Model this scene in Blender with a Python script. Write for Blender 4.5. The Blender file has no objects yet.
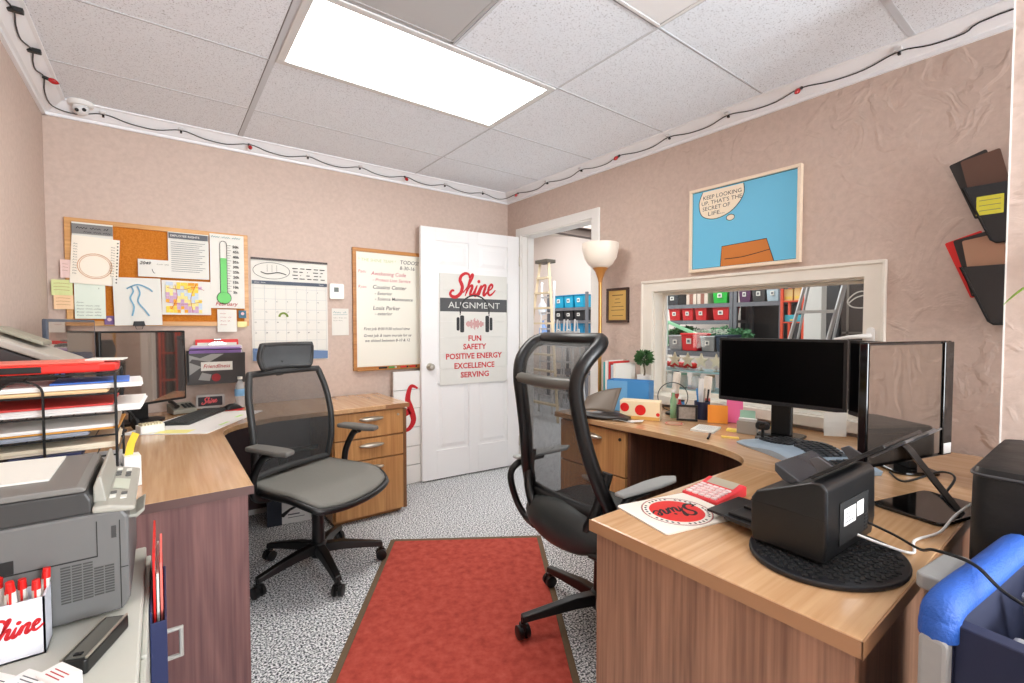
import bpy, math, random
from math import sin, cos, pi, radians, sqrt, atan2
from mathutils import Vector, Matrix
random.seed(7)
scene = bpy.context.scene
COL = scene.collection
def V(*a): return Vector(a)
def lin(c):
    c = c / 255.0
    return c / 12.92 if c <= 0.04045 else ((c + 0.055) / 1.055) ** 2.4
def rgb(r, g, b): return (lin(r), lin(g), lin(b), 1.0)

# ---------------------------------------------------------------- camera, world, lights, exposure
RX, BY, LX, CZ = 2.657, 3.591, -0.492, 2.517      # right wall x, back wall y, left wall x, ceiling z
RY0 = -2.4                                         # rear wall behind the photographer
cam_d = bpy.data.cameras.new('camera')
cam_d.sensor_width = 36.0
cam_d.lens = 465.74 * 36.0 / 1024.0
cam_d.clip_start = 0.02
cam = bpy.data.objects.new('camera', cam_d)
cam.location = (0, 0, 1.29)
cam.rotation_euler = (radians(90 - 1.87), 0, radians(-37.03))
COL.objects.link(cam)
scene.camera = cam
world = bpy.data.worlds.new('world')
scene.world = world
world.use_nodes = True
world.node_tree.nodes['Background'].inputs[0].default_value = (0.93, 0.96, 1.0, 1)
world.node_tree.nodes['Background'].inputs[1].default_value = 1.0
scene.view_settings.view_transform = 'Standard'
scene.view_settings.look = 'None'
scene.view_settings.exposure = 0.70
scene.view_settings.gamma = 1.0
scene.view_settings.use_curve_mapping = False
scene.cycles.max_bounces = 10
scene.cycles.diffuse_bounces = 6
scene.cycles.transparent_max_bounces = 16
scene.cycles.use_denoising = True
scene.cycles.sample_clamp_indirect = 6.0
PANEL = 8.6                                        # radiance of the lit ceiling panels
def area(name, loc, rot, sx, sy, energy, color=(1, 1, 1)):
    d = bpy.data.lights.new(name, 'AREA')
    d.shape = 'RECTANGLE'; d.size = sx; d.size_y = sy; d.energy = energy; d.color = color
    o = bpy.data.objects.new(name, d); o.location = loc; o.rotation_euler = rot
    COL.objects.link(o)
    return o
# added unseen fill, standing for daylight, at the rear wall opening
area('rear_fill_light', (1.75, RY0 + 0.05, 1.45), (radians(118), 0, 0), 1.6, 1.6, 125, (0.90, 0.96, 1.0))
# added fill light over the workshop beyond the doorway, no source seen
area('workshop_fill_light', (4.6, 4.6, 3.2), (0, 0, 0), 2.4, 4.5, 150, (0.95, 0.98, 1.0))

# ---------------------------------------------------------------- materials
MATS = {}
def new_mat(name):
    m = bpy.data.materials.new(name); m.use_nodes = True
    nt = m.node_tree
    return m, nt, nt.nodes['Principled BSDF']
def M(name, c, rough=0.5, metal=0.0, noise=0.0, nscale=30.0, bump=0.0, bscale=120.0, emit=0.0, spec=0.5, alpha=1.0, trans=0.0, coat=0.0):
    if name in MATS: return MATS[name]
    m, nt, p = new_mat(name)
    col = rgb(*c)
    p.inputs['Base Color'].default_value = col
    p.inputs['Roughness'].default_value = rough
    p.inputs['Metallic'].default_value = metal
    p.inputs['Specular IOR Level'].default_value = spec
    p.inputs['Coat Weight'].default_value = coat
    p.inputs['Coat Roughness'].default_value = 0.05
    p.inputs['Alpha'].default_value = alpha
    p.inputs['Transmission Weight'].default_value = trans
    tc = nt.nodes.new('ShaderNodeTexCoord')
    if noise > 0:
        n = nt.nodes.new('ShaderNodeTexNoise'); n.inputs['Scale'].default_value = nscale; n.inputs['Detail'].default_value = 3
        r = nt.nodes.new('ShaderNodeMix'); r.data_type = 'RGBA'
        r.inputs[6].default_value = tuple(x * (1 - noise) for x in col[:3]) + (1,)
        r.inputs[7].default_value = tuple(min(1, x * (1 + noise)) for x in col[:3]) + (1,)
        nt.links.new(tc.outputs['Object'], n.inputs['Vector'])
        nt.links.new(n.outputs['Fac'], r.inputs[0]); nt.links.new(r.outputs[2], p.inputs['Base Color'])
    if bump > 0:
        n = nt.nodes.new('ShaderNodeTexNoise'); n.inputs['Scale'].default_value = bscale; n.inputs['Detail'].default_value = 4
        b = nt.nodes.new('ShaderNodeBump'); b.inputs['Strength'].default_value = bump; b.inputs['Distance'].default_value = 0.01
        nt.links.new(tc.outputs['Object'], n.inputs['Vector'])
        nt.links.new(n.outputs['Fac'], b.inputs['Height']); nt.links.new(b.outputs['Normal'], p.inputs['Normal'])
    if emit > 0:
        p.inputs['Emission Color'].default_value = col
        p.inputs['Emission Strength'].default_value = emit
    MATS[name] = m
    return m
def ramp(nt, src, stops, interp='LINEAR'):
    r = nt.nodes.new('ShaderNodeValToRGB'); r.color_ramp.interpolation = interp
    e = r.color_ramp.elements
    e[0].position, e[0].color = stops[0]; e[1].position, e[1].color = stops[1]
    for s in stops[2:]:
        x = e.new(s[0]); x.color = s[1]
    nt.links.new(src, r.inputs[0])
    return r
def wood(name, c1, c2, axis='x', rough=0.35, scale=1.0):
    if name in MATS: return MATS[name]
    m, nt, p = new_mat(name)
    tc = nt.nodes.new('ShaderNodeTexCoord'); mp = nt.nodes.new('ShaderNodeMapping')
    s = {'x': (1.2, 14, 14), 'y': (14, 1.2, 14), 'z': (14, 14, 1.2)}[axis]
    mp.inputs['Scale'].default_value = tuple(v * scale for v in s)
    nt.links.new(tc.outputs['Object'], mp.inputs['Vector'])
    n = nt.nodes.new('ShaderNodeTexNoise'); n.inputs['Scale'].default_value = 1.0; n.inputs['Detail'].default_value = 6; n.inputs['Distortion'].default_value = 1.2
    nt.links.new(mp.outputs[0], n.inputs['Vector'])
    mp2 = nt.nodes.new('ShaderNodeMapping'); mp2.inputs['Scale'].default_value = tuple(v * scale * 6 if v > 2 else v * scale * 2 for v in s)
    nt.links.new(tc.outputs['Object'], mp2.inputs['Vector'])
    n2 = nt.nodes.new('ShaderNodeTexNoise'); n2.inputs['Scale'].default_value = 1.0; n2.inputs['Detail'].default_value = 2
    nt.links.new(mp2.outputs[0], n2.inputs['Vector'])
    a = nt.nodes.new('ShaderNodeMath'); a.operation = 'MULTIPLY_ADD'; a.inputs[1].default_value = 0.45
    nt.links.new(n2.outputs['Fac'], a.inputs[0])
    h = nt.nodes.new('ShaderNodeMath'); h.operation = 'MULTIPLY'; h.inputs[1].default_value = 0.6
    nt.links.new(n.outputs['Fac'], h.inputs[0]); nt.links.new(h.outputs[0], a.inputs[2])
    r = ramp(nt, a.outputs[0], [(0.36, rgb(*c2)), (0.66, rgb(*c1))])
    nt.links.new(r.outputs[0], p.inputs['Base Color'])
    p.inputs['Roughness'].default_value = rough
    if rough < .25: p.inputs['Coat Weight'].default_value = .3; p.inputs['Coat Roughness'].default_value = .12
    MATS[name] = m
    return m
def wall_mat(name, c, strength, scale=9.0):
    m, nt, p = new_mat(name)
    tc = nt.nodes.new('ShaderNodeTexCoord')
    n = nt.nodes.new('ShaderNodeTexNoise'); n.inputs['Scale'].default_value = scale; n.inputs['Detail'].default_value = 4; n.inputs['Distortion'].default_value = 1.6
    nt.links.new(tc.outputs['Object'], n.inputs['Vector'])
    r = ramp(nt, n.outputs['Fac'], [(0.50, (0, 0, 0, 1)), (0.60, (1, 1, 1, 1))])
    n2 = nt.nodes.new('ShaderNodeTexNoise'); n2.inputs['Scale'].default_value = 45; n2.inputs['Detail'].default_value = 3
    nt.links.new(tc.outputs['Object'], n2.inputs['Vector'])
    a = nt.nodes.new('ShaderNodeMath'); a.operation = 'MULTIPLY_ADD'; a.inputs[1].default_value = 0.5
    nt.links.new(n2.outputs['Fac'], a.inputs[0]); nt.links.new(r.outputs[0], a.inputs[2])
    b = nt.nodes.new('ShaderNodeBump'); b.inputs['Strength'].default_value = strength; b.inputs['Distance'].default_value = 0.012
    nt.links.new(a.outputs[0], b.inputs['Height']); nt.links.new(b.outputs['Normal'], p.inputs['Normal'])
    cr = ramp(nt, n2.outputs['Fac'], [(0.3, rgb(*[x - 5 for x in c])), (0.7, rgb(*[x + 4 for x in c]))])
    nt.links.new(cr.outputs[0], p.inputs['Base Color'])
    p.inputs['Roughness'].default_value = 0.75
    p.inputs['Specular IOR Level'].default_value = 0.25
    MATS[name] = m
    return m
def speckle(name, stops, scale, rough=0.95, detail=2.0, bump=0.3):
    m, nt, p = new_mat(name)
    tc = nt.nodes.new('ShaderNodeTexCoord')
    n = nt.nodes.new('ShaderNodeTexNoise'); n.inputs['Scale'].default_value = scale; n.inputs['Detail'].default_value = detail; n.inputs['Roughness'].default_value = 0.6
    nt.links.new(tc.outputs['Object'], n.inputs['Vector'])
    r = ramp(nt, n.outputs['Fac'], stops)
    nt.links.new(r.outputs[0], p.inputs['Base Color'])
    b = nt.nodes.new('ShaderNodeBump'); b.inputs['Strength'].default_value = bump; b.inputs['Distance'].default_value = 0.004
    nt.links.new(n.outputs['Fac'], b.inputs['Height']); nt.links.new(b.outputs['Normal'], p.inputs['Normal'])
    p.inputs['Roughness'].default_value = rough; p.inputs['Specular IOR Level'].default_value = 0.15
    MATS[name] = m
    return m
def net(name, c, see, scale=420.0):
    """woven chair mesh: fine holes you can look through"""
    m, nt, p = new_mat(name)
    p.inputs['Base Color'].default_value = rgb(*c); p.inputs['Roughness'].default_value = 0.6
    p.inputs['Alpha'].default_value = 1.0 - see
    tc = nt.nodes.new('ShaderNodeTexCoord')
    w = nt.nodes.new('ShaderNodeTexNoise'); w.inputs['Scale'].default_value = scale
    nt.links.new(tc.outputs['Object'], w.inputs['Vector'])
    mr = nt.nodes.new('ShaderNodeMapRange')
    mr.inputs['From Min'].default_value = .3; mr.inputs['From Max'].default_value = .7
    mr.inputs['To Min'].default_value = max(0, 1 - see - 0.12); mr.inputs['To Max'].default_value = min(1, 1 - see + 0.12)
    nt.links.new(w.outputs['Fac'], mr.inputs['Value']); nt.links.new(mr.outputs[0], p.inputs['Alpha'])
    MATS[name] = m
    return m

PINK = wall_mat('wall_paint_smooth', (203, 183, 171), 0.06, 5.0)
PINKT = wall_mat('wall_paint_trowelled', (203, 183, 171), 0.25, 5.0)
WHITE = M('white_paint', (238, 237, 233), 0.45)
OFFW = M('offwhite_paint', (232, 226, 214), 0.5, noise=0.05, nscale=12)
PAPER = M('paper', (228, 226, 218), 0.8)
BLACK = M('black_plastic', (13, 13, 14), 0.42)
BLACKM = M('matt_black', (10, 10, 11), 0.7)
GLOSSB = M('gloss_black', (6, 6, 7), 0.08)
SCREEN = M('dark_screen', (2, 2, 3), 0.3, spec=0.08)
MIRROR = M('mirror_gloss_screen', (172, 160, 152), 0.03, metal=0.92)
DGREY = M('dark_grey_plastic', (62, 62, 63), 0.5)
GREY = M('grey_plastic', (118, 118, 116), 0.5)
LGREY = M('light_grey_plastic', (178, 175, 168), 0.5)
CHROME = M('chrome', (205, 205, 205), 0.2, metal=1.0)
NICKEL = M('satin_nickel', (190, 184, 172), 0.35, metal=0.9)
ALU = M('aluminium', (200, 202, 204), 0.35, metal=0.8)
RED = M('red_plastic', (205, 40, 38), 0.4)
BRED = M('bright_red', (222, 30, 26), 0.45)
INK = M('black_ink', (30, 30, 34), 0.7)
GINK = M('grey_ink', (96, 98, 104), 0.7)
RINK = M('red_ink', (178, 36, 42), 0.7)
BINK = M('blue_ink', (60, 96, 160), 0.7)
GRINK = M('green_ink', (90, 170, 90), 0.7)
GOLD = M('brass', (196, 148, 84), 0.3, metal=0.8)
NAVY = M('navy_vinyl', (36, 44, 84), 0.45)
BLUE = M('blue_plastic', (60, 130, 190), 0.4)
YELLOW = M('yellow_paper', (240, 214, 96), 0.7)
ORANGE = M('orange_paper', (244, 150, 50), 0.7)
PINKP = M('pink_paper', (240, 110, 160), 0.7)
MINT = M('mint_paper', (170, 214, 190), 0.7)
GREEN = M('leaf_green', (70, 112, 62), 0.6, noise=0.3, nscale=60)
OAK = wood('oak_top_lengthwise', (208, 168, 126), (184, 140, 98), 'y', 0.2)
OAKX = wood('oak_top_crosswise', (208, 168, 126), (184, 140, 98), 'x', 0.2)
OAKD = wood('oak_drawer_front', (206, 156, 100), (172, 120, 72), 'z', 0.35)
OAKE = wood('oak_edge_band', (186, 134, 84), (150, 102, 62), 'x', 0.35)
PURP = wood('walnut_end_panel_plum', (134, 96, 92), (98, 66, 66), 'z', 0.4, 1.2)
WALN = wood('walnut_end_panel_brown', (168, 124, 98), (118, 82, 62), 'z', 0.4, 1.2)
DWAL = wood('dark_walnut_panel', (128, 88, 70), (84, 58, 46), 'z', 0.45, 1.2)

# ---------------------------------------------------------------- mesh builder
FONT = {}
def text2d(s, shear=0.0, bold=0.0):
    key = (s, shear, bold)
    if key in FONT: return FONT[key]
    c = bpy.data.curves.new('lettering_source', 'FONT')
    c.body = s; c.size = 1.0; c.shear = shear; c.offset = bold; c.resolution_u = 2; c.align_x = 'LEFT'
    o = bpy.data.objects.new('lettering_source', c); COL.objects.link(o)
    dg = bpy.context.evaluated_depsgraph_get(); dg.update()
    me = bpy.data.meshes.new_from_object(o.evaluated_get(dg))
    vs = [(v.co.x, v.co.y) for v in me.vertices]; fs = [tuple(p.vertices) for p in me.polygons]
    bpy.data.objects.remove(o); bpy.data.meshes.remove(me); bpy.data.curves.remove(c)
    FONT[key] = (vs, fs)
    return vs, fs
class MB:
    def __init__(s):
        s.v = []; s.f = []; s.T = Matrix.Identity(4)
    def add(s, vs, fs):
        b = len(s.v)
        s.v += [s.T @ Vector(v) for v in vs]
        s.f += [tuple(b + i for i in f) for f in fs]
        return s
    def bb(s, x0, x1, y0, y1, z0, z1):
        return s.add([(x0,y0,z0),(x1,y0,z0),(x1,y1,z0),(x0,y1,z0),(x0,y0,z1),(x1,y0,z1),(x1,y1,z1),(x0,y1,z1)],
                     [(3,2,1,0),(4,5,6,7),(0,1,5,4),(1,2,6,5),(2,3,7,6),(3,0,4,7)])
    def box(s, c, d, rot=None):
        h = [x / 2 for x in d]
        vs = [Vector((sx*h[0], sy*h[1], sz*h[2])) for sz in (-1,1) for sx,sy in ((-1,-1),(1,-1),(1,1),(-1,1))]
        if rot is not None: vs = [rot @ v for v in vs]
        return s.add([v + Vector(c) for v in vs], [(3,2,1,0),(4,5,6,7),(0,1,5,4),(1,2,6,5),(2,3,7,6),(3,0,4,7)])
    def tube(s, pts, r, n=8, closed=False, flat=1.0, up=None):
        pts = [Vector(p) for p in pts]; k = len(pts)
        rs = r if isinstance(r, (list, tuple)) else [r] * k
        vs = []; prev = None
        for i, p in enumerate(pts):
            a = pts[(i - 1) % k] if (closed or i > 0) else p
            b = pts[(i + 1) % k] if (closed or i < k - 1) else p
            t = (b - a)
            t = t.normalized() if t.length > 1e-9 else Vector((0,0,1))
            if up is not None: nrm = Vector(up) - t * t.dot(Vector(up))
            elif prev is None:
                w = Vector((0,0,1)) if abs(t.z) < 0.9 else Vector((1,0,0))
                nrm = w - t * t.dot(w)
            else: nrm = prev - t * t.dot(prev)
            if nrm.length < 1e-6: nrm = t.orthogonal()
            nrm.normalize(); prev = nrm; bn = t.cross(nrm)
            for j in range(n):
                an = 2 * pi * j / n
                vs.append(p + nrm * (rs[i] * flat * cos(an)) + bn * (rs[i] * sin(an)))
        fs = []
        for i in range(k if closed else k - 1):
            for j in range(n):
                a = i * n + j; b = i * n + (j + 1) % n; c = ((i + 1) % k) * n
                fs.append((a, b, c + (j + 1) % n, c + j))
        if not closed:
            fs.append(tuple(range(n))[::-1]); fs.append(tuple((k - 1) * n + j for j in range(n)))
        return s.add(vs, fs)
    def cyl(s, p0, p1, r0, r1=None, n=18):
        return s.tube([p0, p1], [r0, r0 if r1 is None else r1], n)
    def lathe(s, prof, c=(0,0,0), n=24, arc=2*pi, caps=True):
        vs = []; k = len(prof); full = abs(arc - 2*pi) < 1e-6; m = n if full else n + 1
        for r, z in prof:
            for j in range(m):
                a = arc * j / n
                vs.append((c[0] + r * cos(a), c[1] + r * sin(a), c[2] + z))
        fs = []
        for i in range(k - 1):
            for j in range(n):
                fs.append((i*m + j, i*m + (j+1) % m, (i+1)*m + (j+1) % m, (i+1)*m + j))
        if caps and full:
            if prof[0][0] > 1e-5: fs.append(tuple(range(m))[::-1])
            if prof[-1][0] > 1e-5: fs.append(tuple((k-1)*m + j for j in range(m)))
        return s.add(vs, fs)
    def prism(s, poly, z0, z1, o=(0,0,0), u=(1,0,0), v=(0,1,0), w=(0,0,1)):
        """poly in the u-v plane, extruded along w"""
        o, u, v, w = Vector(o), Vector(u), Vector(v), Vector(w); k = len(poly)
        if u.cross(v).dot(w) < 0: poly = poly[::-1]
        ar = sum(poly[i][0]*poly[(i+1)%k][1] - poly[(i+1)%k][0]*poly[i][1] for i in range(k))
        if ar < 0: poly = poly[::-1]
        if u.cross(v).dot(w) < 0: poly = poly[::-1]
        vs = [o + u*p[0] + v*p[1] + w*z for z in (z0, z1) for p in poly]
        fs = [tuple(range(k))[::-1], tuple(range(k, 2*k))] + [(i, (i+1) % k, k + (i+1) % k, k + i) for i in range(k)]
        return s.add(vs, fs)
    def sphere(s, c, r, n=14, m=8, sc=(1,1,1)):
        prof = [(sin(pi*i/m), -cos(pi*i/m)) for i in range(m+1)]
        vs = []; 
        for pr, pz in prof:
            for j in range(n):
                a = 2*pi*j/n
                vs.append((c[0]+r*sc[0]*pr*cos(a), c[1]+r*sc[1]*pr*sin(a), c[2]+r*sc[2]*pz))
        fs = [(i*n+j, i*n+(j+1)%n, (i+1)*n+(j+1)%n, (i+1)*n+j) for i in range(m) for j in range(n)]
        return s.add(vs, fs)
    def grid(s, fn, nu, nv):
        vs = [fn(i/nu, j/nv) for j in range(nv+1) for i in range(nu+1)]
        fs = [(j*(nu+1)+i, j*(nu+1)+i+1, (j+1)*(nu+1)+i+1, (j+1)*(nu+1)+i) for j in range(nv) for i in range(nu)]
        return s.add(vs, fs)
    def flat(s, vs, fs, o, u, v, k=1.0):
        o, u, v = Vector(o), Vector(u), Vector(v)
        return s.add([o + u*(p[0]*k) + v*(p[1]*k) for p in vs], fs)
    def text(s, body, o, u, v, size, align='l', shear=0.0, bold=0.0, width=None):
        vs, fs = text2d(body, shear, bold)
        if not vs: return s
        x0 = min(p[0] for p in vs); x1 = max(p[0] for p in vs)
        k = 1.0 if width is None else width / ((x1 - x0) * size)
        sh = {'l': x0, 'c': (x0 + x1) / 2, 'r': x1}[align]
        return s.flat([((p[0] - sh) * k, p[1]) for p in vs], fs, o, u, v, size)
    def ribbon(s, pts, w, o, u, v, k=1.0, closed=False):
        """brush stroke drawn in the u-v plane; w = width or list of widths"""
        n = len(pts); vs = []
        ws = w if isinstance(w, (list, tuple)) else [w]*n
        for i, p in enumerate(pts):
            a = pts[i-1] if (i or closed) else p; b = pts[(i+1) % n] if (i < n-1 or closed) else p
            dx, dy = b[0]-a[0], b[1]-a[1]; L = sqrt(dx*dx+dy*dy) or 1
            nx, ny = -dy/L*ws[i]/2, dx/L*ws[i]/2
            vs += [(p[0]+nx, p[1]+ny), (p[0]-nx, p[1]-ny)]
        m = n if closed else n-1
        fs = [(2*i+1, 2*((i+1)%n)+1, 2*((i+1)%n), 2*i) for i in range(m)]
        return s.flat(vs, fs, o, u, v, k)
    def build(s, name, mat, parent=None, loc=None, rotz=0.0, smooth=0, bevel=0.0, solid=0.0, seg=2):
        me = bpy.data.meshes.new(name)
        me.from_pydata([tuple(v) for v in s.v], [], s.f)
        me.materials.append(mat)
        if smooth:
            me.polygons.foreach_set('use_smooth', [True]*len(me.polygons))
            me.set_sharp_from_angle(angle=radians(smooth))
        me.update()
        o = bpy.data.objects.new(name, me); COL.objects.link(o)
        if parent is not None: o.parent = parent
        if loc is not None: o.location = loc
        if rotz: o.rotation_euler = (0, 0, rotz)
        if solid:
            md = o.modifiers.new('thickness', 'SOLIDIFY'); md.thickness = solid; md.offset = 0
        if bevel:
            md = o.modifiers.new('bevel', 'BEVEL'); md.width = bevel; md.segments = seg; md.limit_method = 'ANGLE'; md.angle_limit = radians(40)
        return o
def tag(o, label, cat, group=None):
    o['label'] = label; o['category'] = cat
    if group: o['group'] = group
    return o
def thing(name, label, cat, loc=(0,0,0), rotz=0.0, group=None):
    o = bpy.data.objects.new(name, None); COL.objects.link(o)
    o.location = loc; o.rotation_euler = (0, 0, rotz); o.empty_display_size = 0.05
    return tag(o, label, cat, group)
def struct(o):
    o['kind'] = 'structure'
    return o
def dup(src, loc, rotz=0.0, label=None, parent=None):
    r = src.copy(); COL.objects.link(r); r.parent = parent
    if loc is not None: r.location = loc; r.rotation_euler = (0, 0, rotz)
    if label: r['label'] = label
    for ch in list(src.children): dup(ch, None, 0, None, r)
    return r
def spline(pts, n=6, closed=False):
    """Catmull-Rom through points of any dimension"""
    k = len(pts); out = []
    for i in range(k if closed else k-1):
        if closed: p = [pts[(i+d) % k] for d in (-1,0,1,2)]
        else: p = [pts[max(0,i-1)], pts[i], pts[i+1], pts[min(k-1,i+2)]]
        for j in range(n):
            t = j/n
            out.append(tuple(0.5*((2*p[1][a]) + (-p[0][a]+p[2][a])*t + (2*p[0][a]-5*p[1][a]+4*p[2][a]-p[3][a])*t*t + (-p[0][a]+3*p[1][a]-3*p[2][a]+p[3][a])*t**3) for a in range(len(pts[0]))))
    if not closed: out.append(tuple(pts[-1]))
    return out
def rrect(w, h, r, n=4, cx=0, cy=0):
    out = []
    for qx, qy, a0 in ((1,1,0),(-1,1,90),(-1,-1,180),(1,-1,270)):
        for j in range(n+1):
            a = radians(a0 + 90*j/n)
            out.append((cx + qx*(w/2-r) + r*cos(a), cy + qy*(h/2-r) + r*sin(a)))
    return out
def circ(r, n=32, cx=0, cy=0, ry=None):
    return [(cx + r*cos(2*pi*i/n), cy + (ry or r)*sin(2*pi*i/n)) for i in range(n)]
def disc(mb, r, o, u, v, n=32, ry=None):
    return mb.flat(circ(r, n, 0, 0, ry), [tuple(range(n))], o, u, v)
def script_word(mb, o, u, v, size, heavy=0.11):
    """brush script of the wordmark 'Shine'"""
    S = [(0.86,0.86),(0.80,1.02),(0.62,1.08),(0.42,0.98),(0.36,0.78),(0.46,0.60),(0.54,0.42),(0.50,0.16),(0.30,-0.02),(0.06,0.00),(-0.06,0.14),(0.02,0.28),(0.14,0.26)]
    h1 = [(0.62,0.16),(0.86,0.50),(1.02,0.86),(1.02,1.02),(0.94,0.98),(0.86,0.66),(0.76,0.0)]
    h2 = [(0.78,0.10),(0.90,0.40),(1.04,0.50),(1.08,0.40),(1.02,0.14),(1.06,0.02),(1.18,0.10),(1.32,0.46)]
    i1 = [(1.34,0.50),(1.26,0.14),(1.30,0.0),(1.42,0.10),(1.54,0.46)]
    n1 = [(1.58,0.50),(1.50,0.0)]
    n2 = [(1.52,0.14),(1.66,0.44),(1.78,0.50),(1.82,0.40),(1.76,0.12),(1.80,0.0),(1.92,0.10),(2.04,0.26)]
    e1 = [(2.02,0.22),(2.18,0.32),(2.22,0.46),(2.12,0.52),(2.02,0.36),(2.02,0.10),(2.14,0.0),(2.28,0.08),(2.42,0.24)]
    o = Vector(o); nn = Vector(u).cross(Vector(v)).normalized()*.00006
    for st, f in ((S,1.25),(h1,0.8),(h2,1),(i1,1),(n1,1.1),(n2,1),(e1,0.9)):
        o = o + nn
        p = spline(st, 6); m = len(p)
        ws = [heavy*f*(0.55 + 0.6*abs(sin(pi*i/(m-1)))) for i in range(m)]
        mb.ribbon([(a + 0.16*b, b) for a, b in p], ws, o, u, v, size)
    mb.flat([(1.40+0.16*0.7 + x, 0.68 + y) for x, y in circ(heavy*0.7, 10)], [tuple(range(10))], o, u, v, size)
    return mb

# ---------------------------------------------------------------- the setting
FLOORM = speckle('speckled_carpet', [(0.39, rgb(44, 46, 50)), (0.45, rgb(116, 118, 122)), (0.51, rgb(186, 188, 190)), (0.58, rgb(242, 242, 242))], 120.0, 0.95, 3.0)
TILE = speckle('ceiling_tile', [(0.30, rgb(172, 176, 180)), (0.42, rgb(234, 240, 247)), (0.75, rgb(239, 245, 251))], 165.0, 0.9, 2.0, 0.05)
mb = MB(); mb.bb(LX-.12, 7.2, RY0-.12, 8.4, -.1, 0); struct(mb.build('floor', FLOORM))
mb = MB(); mb.bb(LX-.12, RX+.12, BY, BY+.12, 0, CZ+.05); struct(mb.build('wall_back', PINK))
mb = MB(); mb.bb(LX-.12, LX, RY0, BY, 0, CZ+.05); struct(mb.build('wall_left', PINK))
DY0, DY1, DZ = 2.495, 3.37, 2.12                   # doorway
WY0, WY1, WZ0, WZ1 = 0.75, 1.935, 0.84, 1.525     # interior window
T1 = RX + .12
mb = MB()
mb.bb(RX, T1, DY1, BY, 0, CZ+.05)
mb.bb(RX, T1, DY0, DY1, DZ, CZ+.05)
mb.bb(RX, T1, WY1, DY0, 0, CZ+.05)
mb.bb(RX, T1, WY0, WY1, 0, WZ0)
mb.bb(RX, T1, WY0, WY1, WZ1, CZ+.05)
mb.bb(RX, T1, RY0, WY0, 0, CZ+.05)
struct(mb.build('wall_right', PINKT))
mb = MB(); mb.bb(2.05, 2.25, -1.0, .2306, 0, CZ); struct(mb.build('wall_pier', PINKT))
mb = MB(); mb.bb(2.0485, 2.0525, .2285, .2325, 0, CZ); struct(mb.build('trim_pier_corner', WHITE))
mb = MB()                                           # rear wall, with an unseen opening added to let fill light in
mb.bb(LX-.12, T1, RY0-.12, RY0, 0, .6); mb.bb(LX-.12, T1, RY0-.12, RY0, 2.3, CZ+.05)
mb.bb(LX-.12, .9, RY0-.12, RY0, .6, 2.3); mb.bb(2.6, T1, RY0-.12, RY0, .6, 2.3)
struct(mb.build('wall_rear', PINK))
mb = MB()                                           # ceiling tiles with an opening over each troffer
GX0, GX1, GY = 0.436, 1.655, 3.024
T = .6096
mb.bb(LX-.12, T1, RY0-.12, BY+.12, CZ, CZ+.04)
ceil = struct(mb.build('ceiling', TILE))
mb = MB()
ys = [GY - T*i for i in range(9)]
for i, y in enumerate(ys):
    w = .026 if i == 4 else .007
    if i in (1, 2): mb.bb(GX0-.012, RX-.10, y-w/2, y+w/2, CZ-.002, CZ+.001); mb.bb(LX+.09, GX0-.012, y-w/2, y+w/2, CZ-.002, CZ+.001)
    else: mb.bb(LX+.09, RX-.10, y-w/2, y+w/2, CZ-.002, CZ+.001)
for x, w in ((GX0, .026), (GX1, .007)): mb.bb(x-w/2, x+w/2, RY0, BY-.10, CZ-.0025, CZ+.001)
mb.bb(1.046-.006, 1.046+.006, GY-4*T, GY-2*T, CZ-.004, CZ+.001)
grid = mb.build('grid_rails', M('ceiling_rail', (206, 210, 215), 0.9), ceil)
mb = MB()                                           # dark shadow gap seams beside the rails
for i, y in enumerate(ys): mb.bb(LX+.09, RX-.10, y+.004, y+.007, CZ-.0012, CZ+.001)
mb.bb(GX1+.004, GX1+.007, RY0, BY-.1, CZ-.0012, CZ+.001); mb.bb(GX0-.017, GX0-.0135, RY0, BY-.1, CZ-.0012, CZ+.001)
mb.build('tile_seams', M('tile_seam', (120, 120, 120), 0.8), ceil)
CROWN = [(0, 0), (-.105, 0), (-.105, -.007), (-.092, -.010), (-.030, -.058), (-.018, -.060), (-.016, -.075), (0, -.075)]
CRM = M('crown_white', (242, 244, 247), 0.5)
mb = MB(); mb.prism(CROWN, RY0, BY, (RX, 0, CZ), (1,0,0), (0,0,1), (0,1,0)); struct(mb.build('trim_right', CRM))
mb = MB(); mb.prism(CROWN, LX, RX, (0, BY, CZ), (0,1,0), (0,0,1), (1,0,0)); struct(mb.build('trim_back', CRM))
mb = MB(); mb.prism([(-a, b) for a, b in CROWN], RY0, BY, (LX, 0, CZ), (1,0,0), (0,0,1), (0,1,0)); struct(mb.build('trim_left', CRM))
mb = MB(); mb.bb(LX, RX, BY-.012, BY, 0, .09); struct(mb.build('baseboard_back', WHITE, bevel=.003))
mb = MB(); mb.bb(RX-.012, RX, .26, 2.425, 0, .09); struct(mb.build('baseboard_right', WHITE, bevel=.003))
# door casing and jamb
mb = MB()
mb.bb(RX-.016, RX, DY0-.075, DY0-.005, 0, DZ+.065); mb.bb(RX-.016, RX, DY1+.005, DY1+.075, 0, DZ+.065); mb.bb(RX-.016, RX, DY0-.005, DY1+.005, DZ-.005, DZ+.065)
mb.bb(RX-.004, T1+.01, DY0-.005, DY0+.014, 0, DZ); mb.bb(RX-.004, T1+.01, DY1-.014, DY1+.005, 0, DZ); mb.bb(RX-.004, T1+.01, DY0, DY1, DZ-.016, DZ+.003)
mb.bb(RX+.05, RX+.085, DY0+.014, DY0+.026, 0, DZ-.016); mb.bb(RX+.05, RX+.085, DY1-.026, DY1-.014, 0, DZ-.016)
struct(mb.build('trim_doorway', WHITE, bevel=.003))
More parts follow.
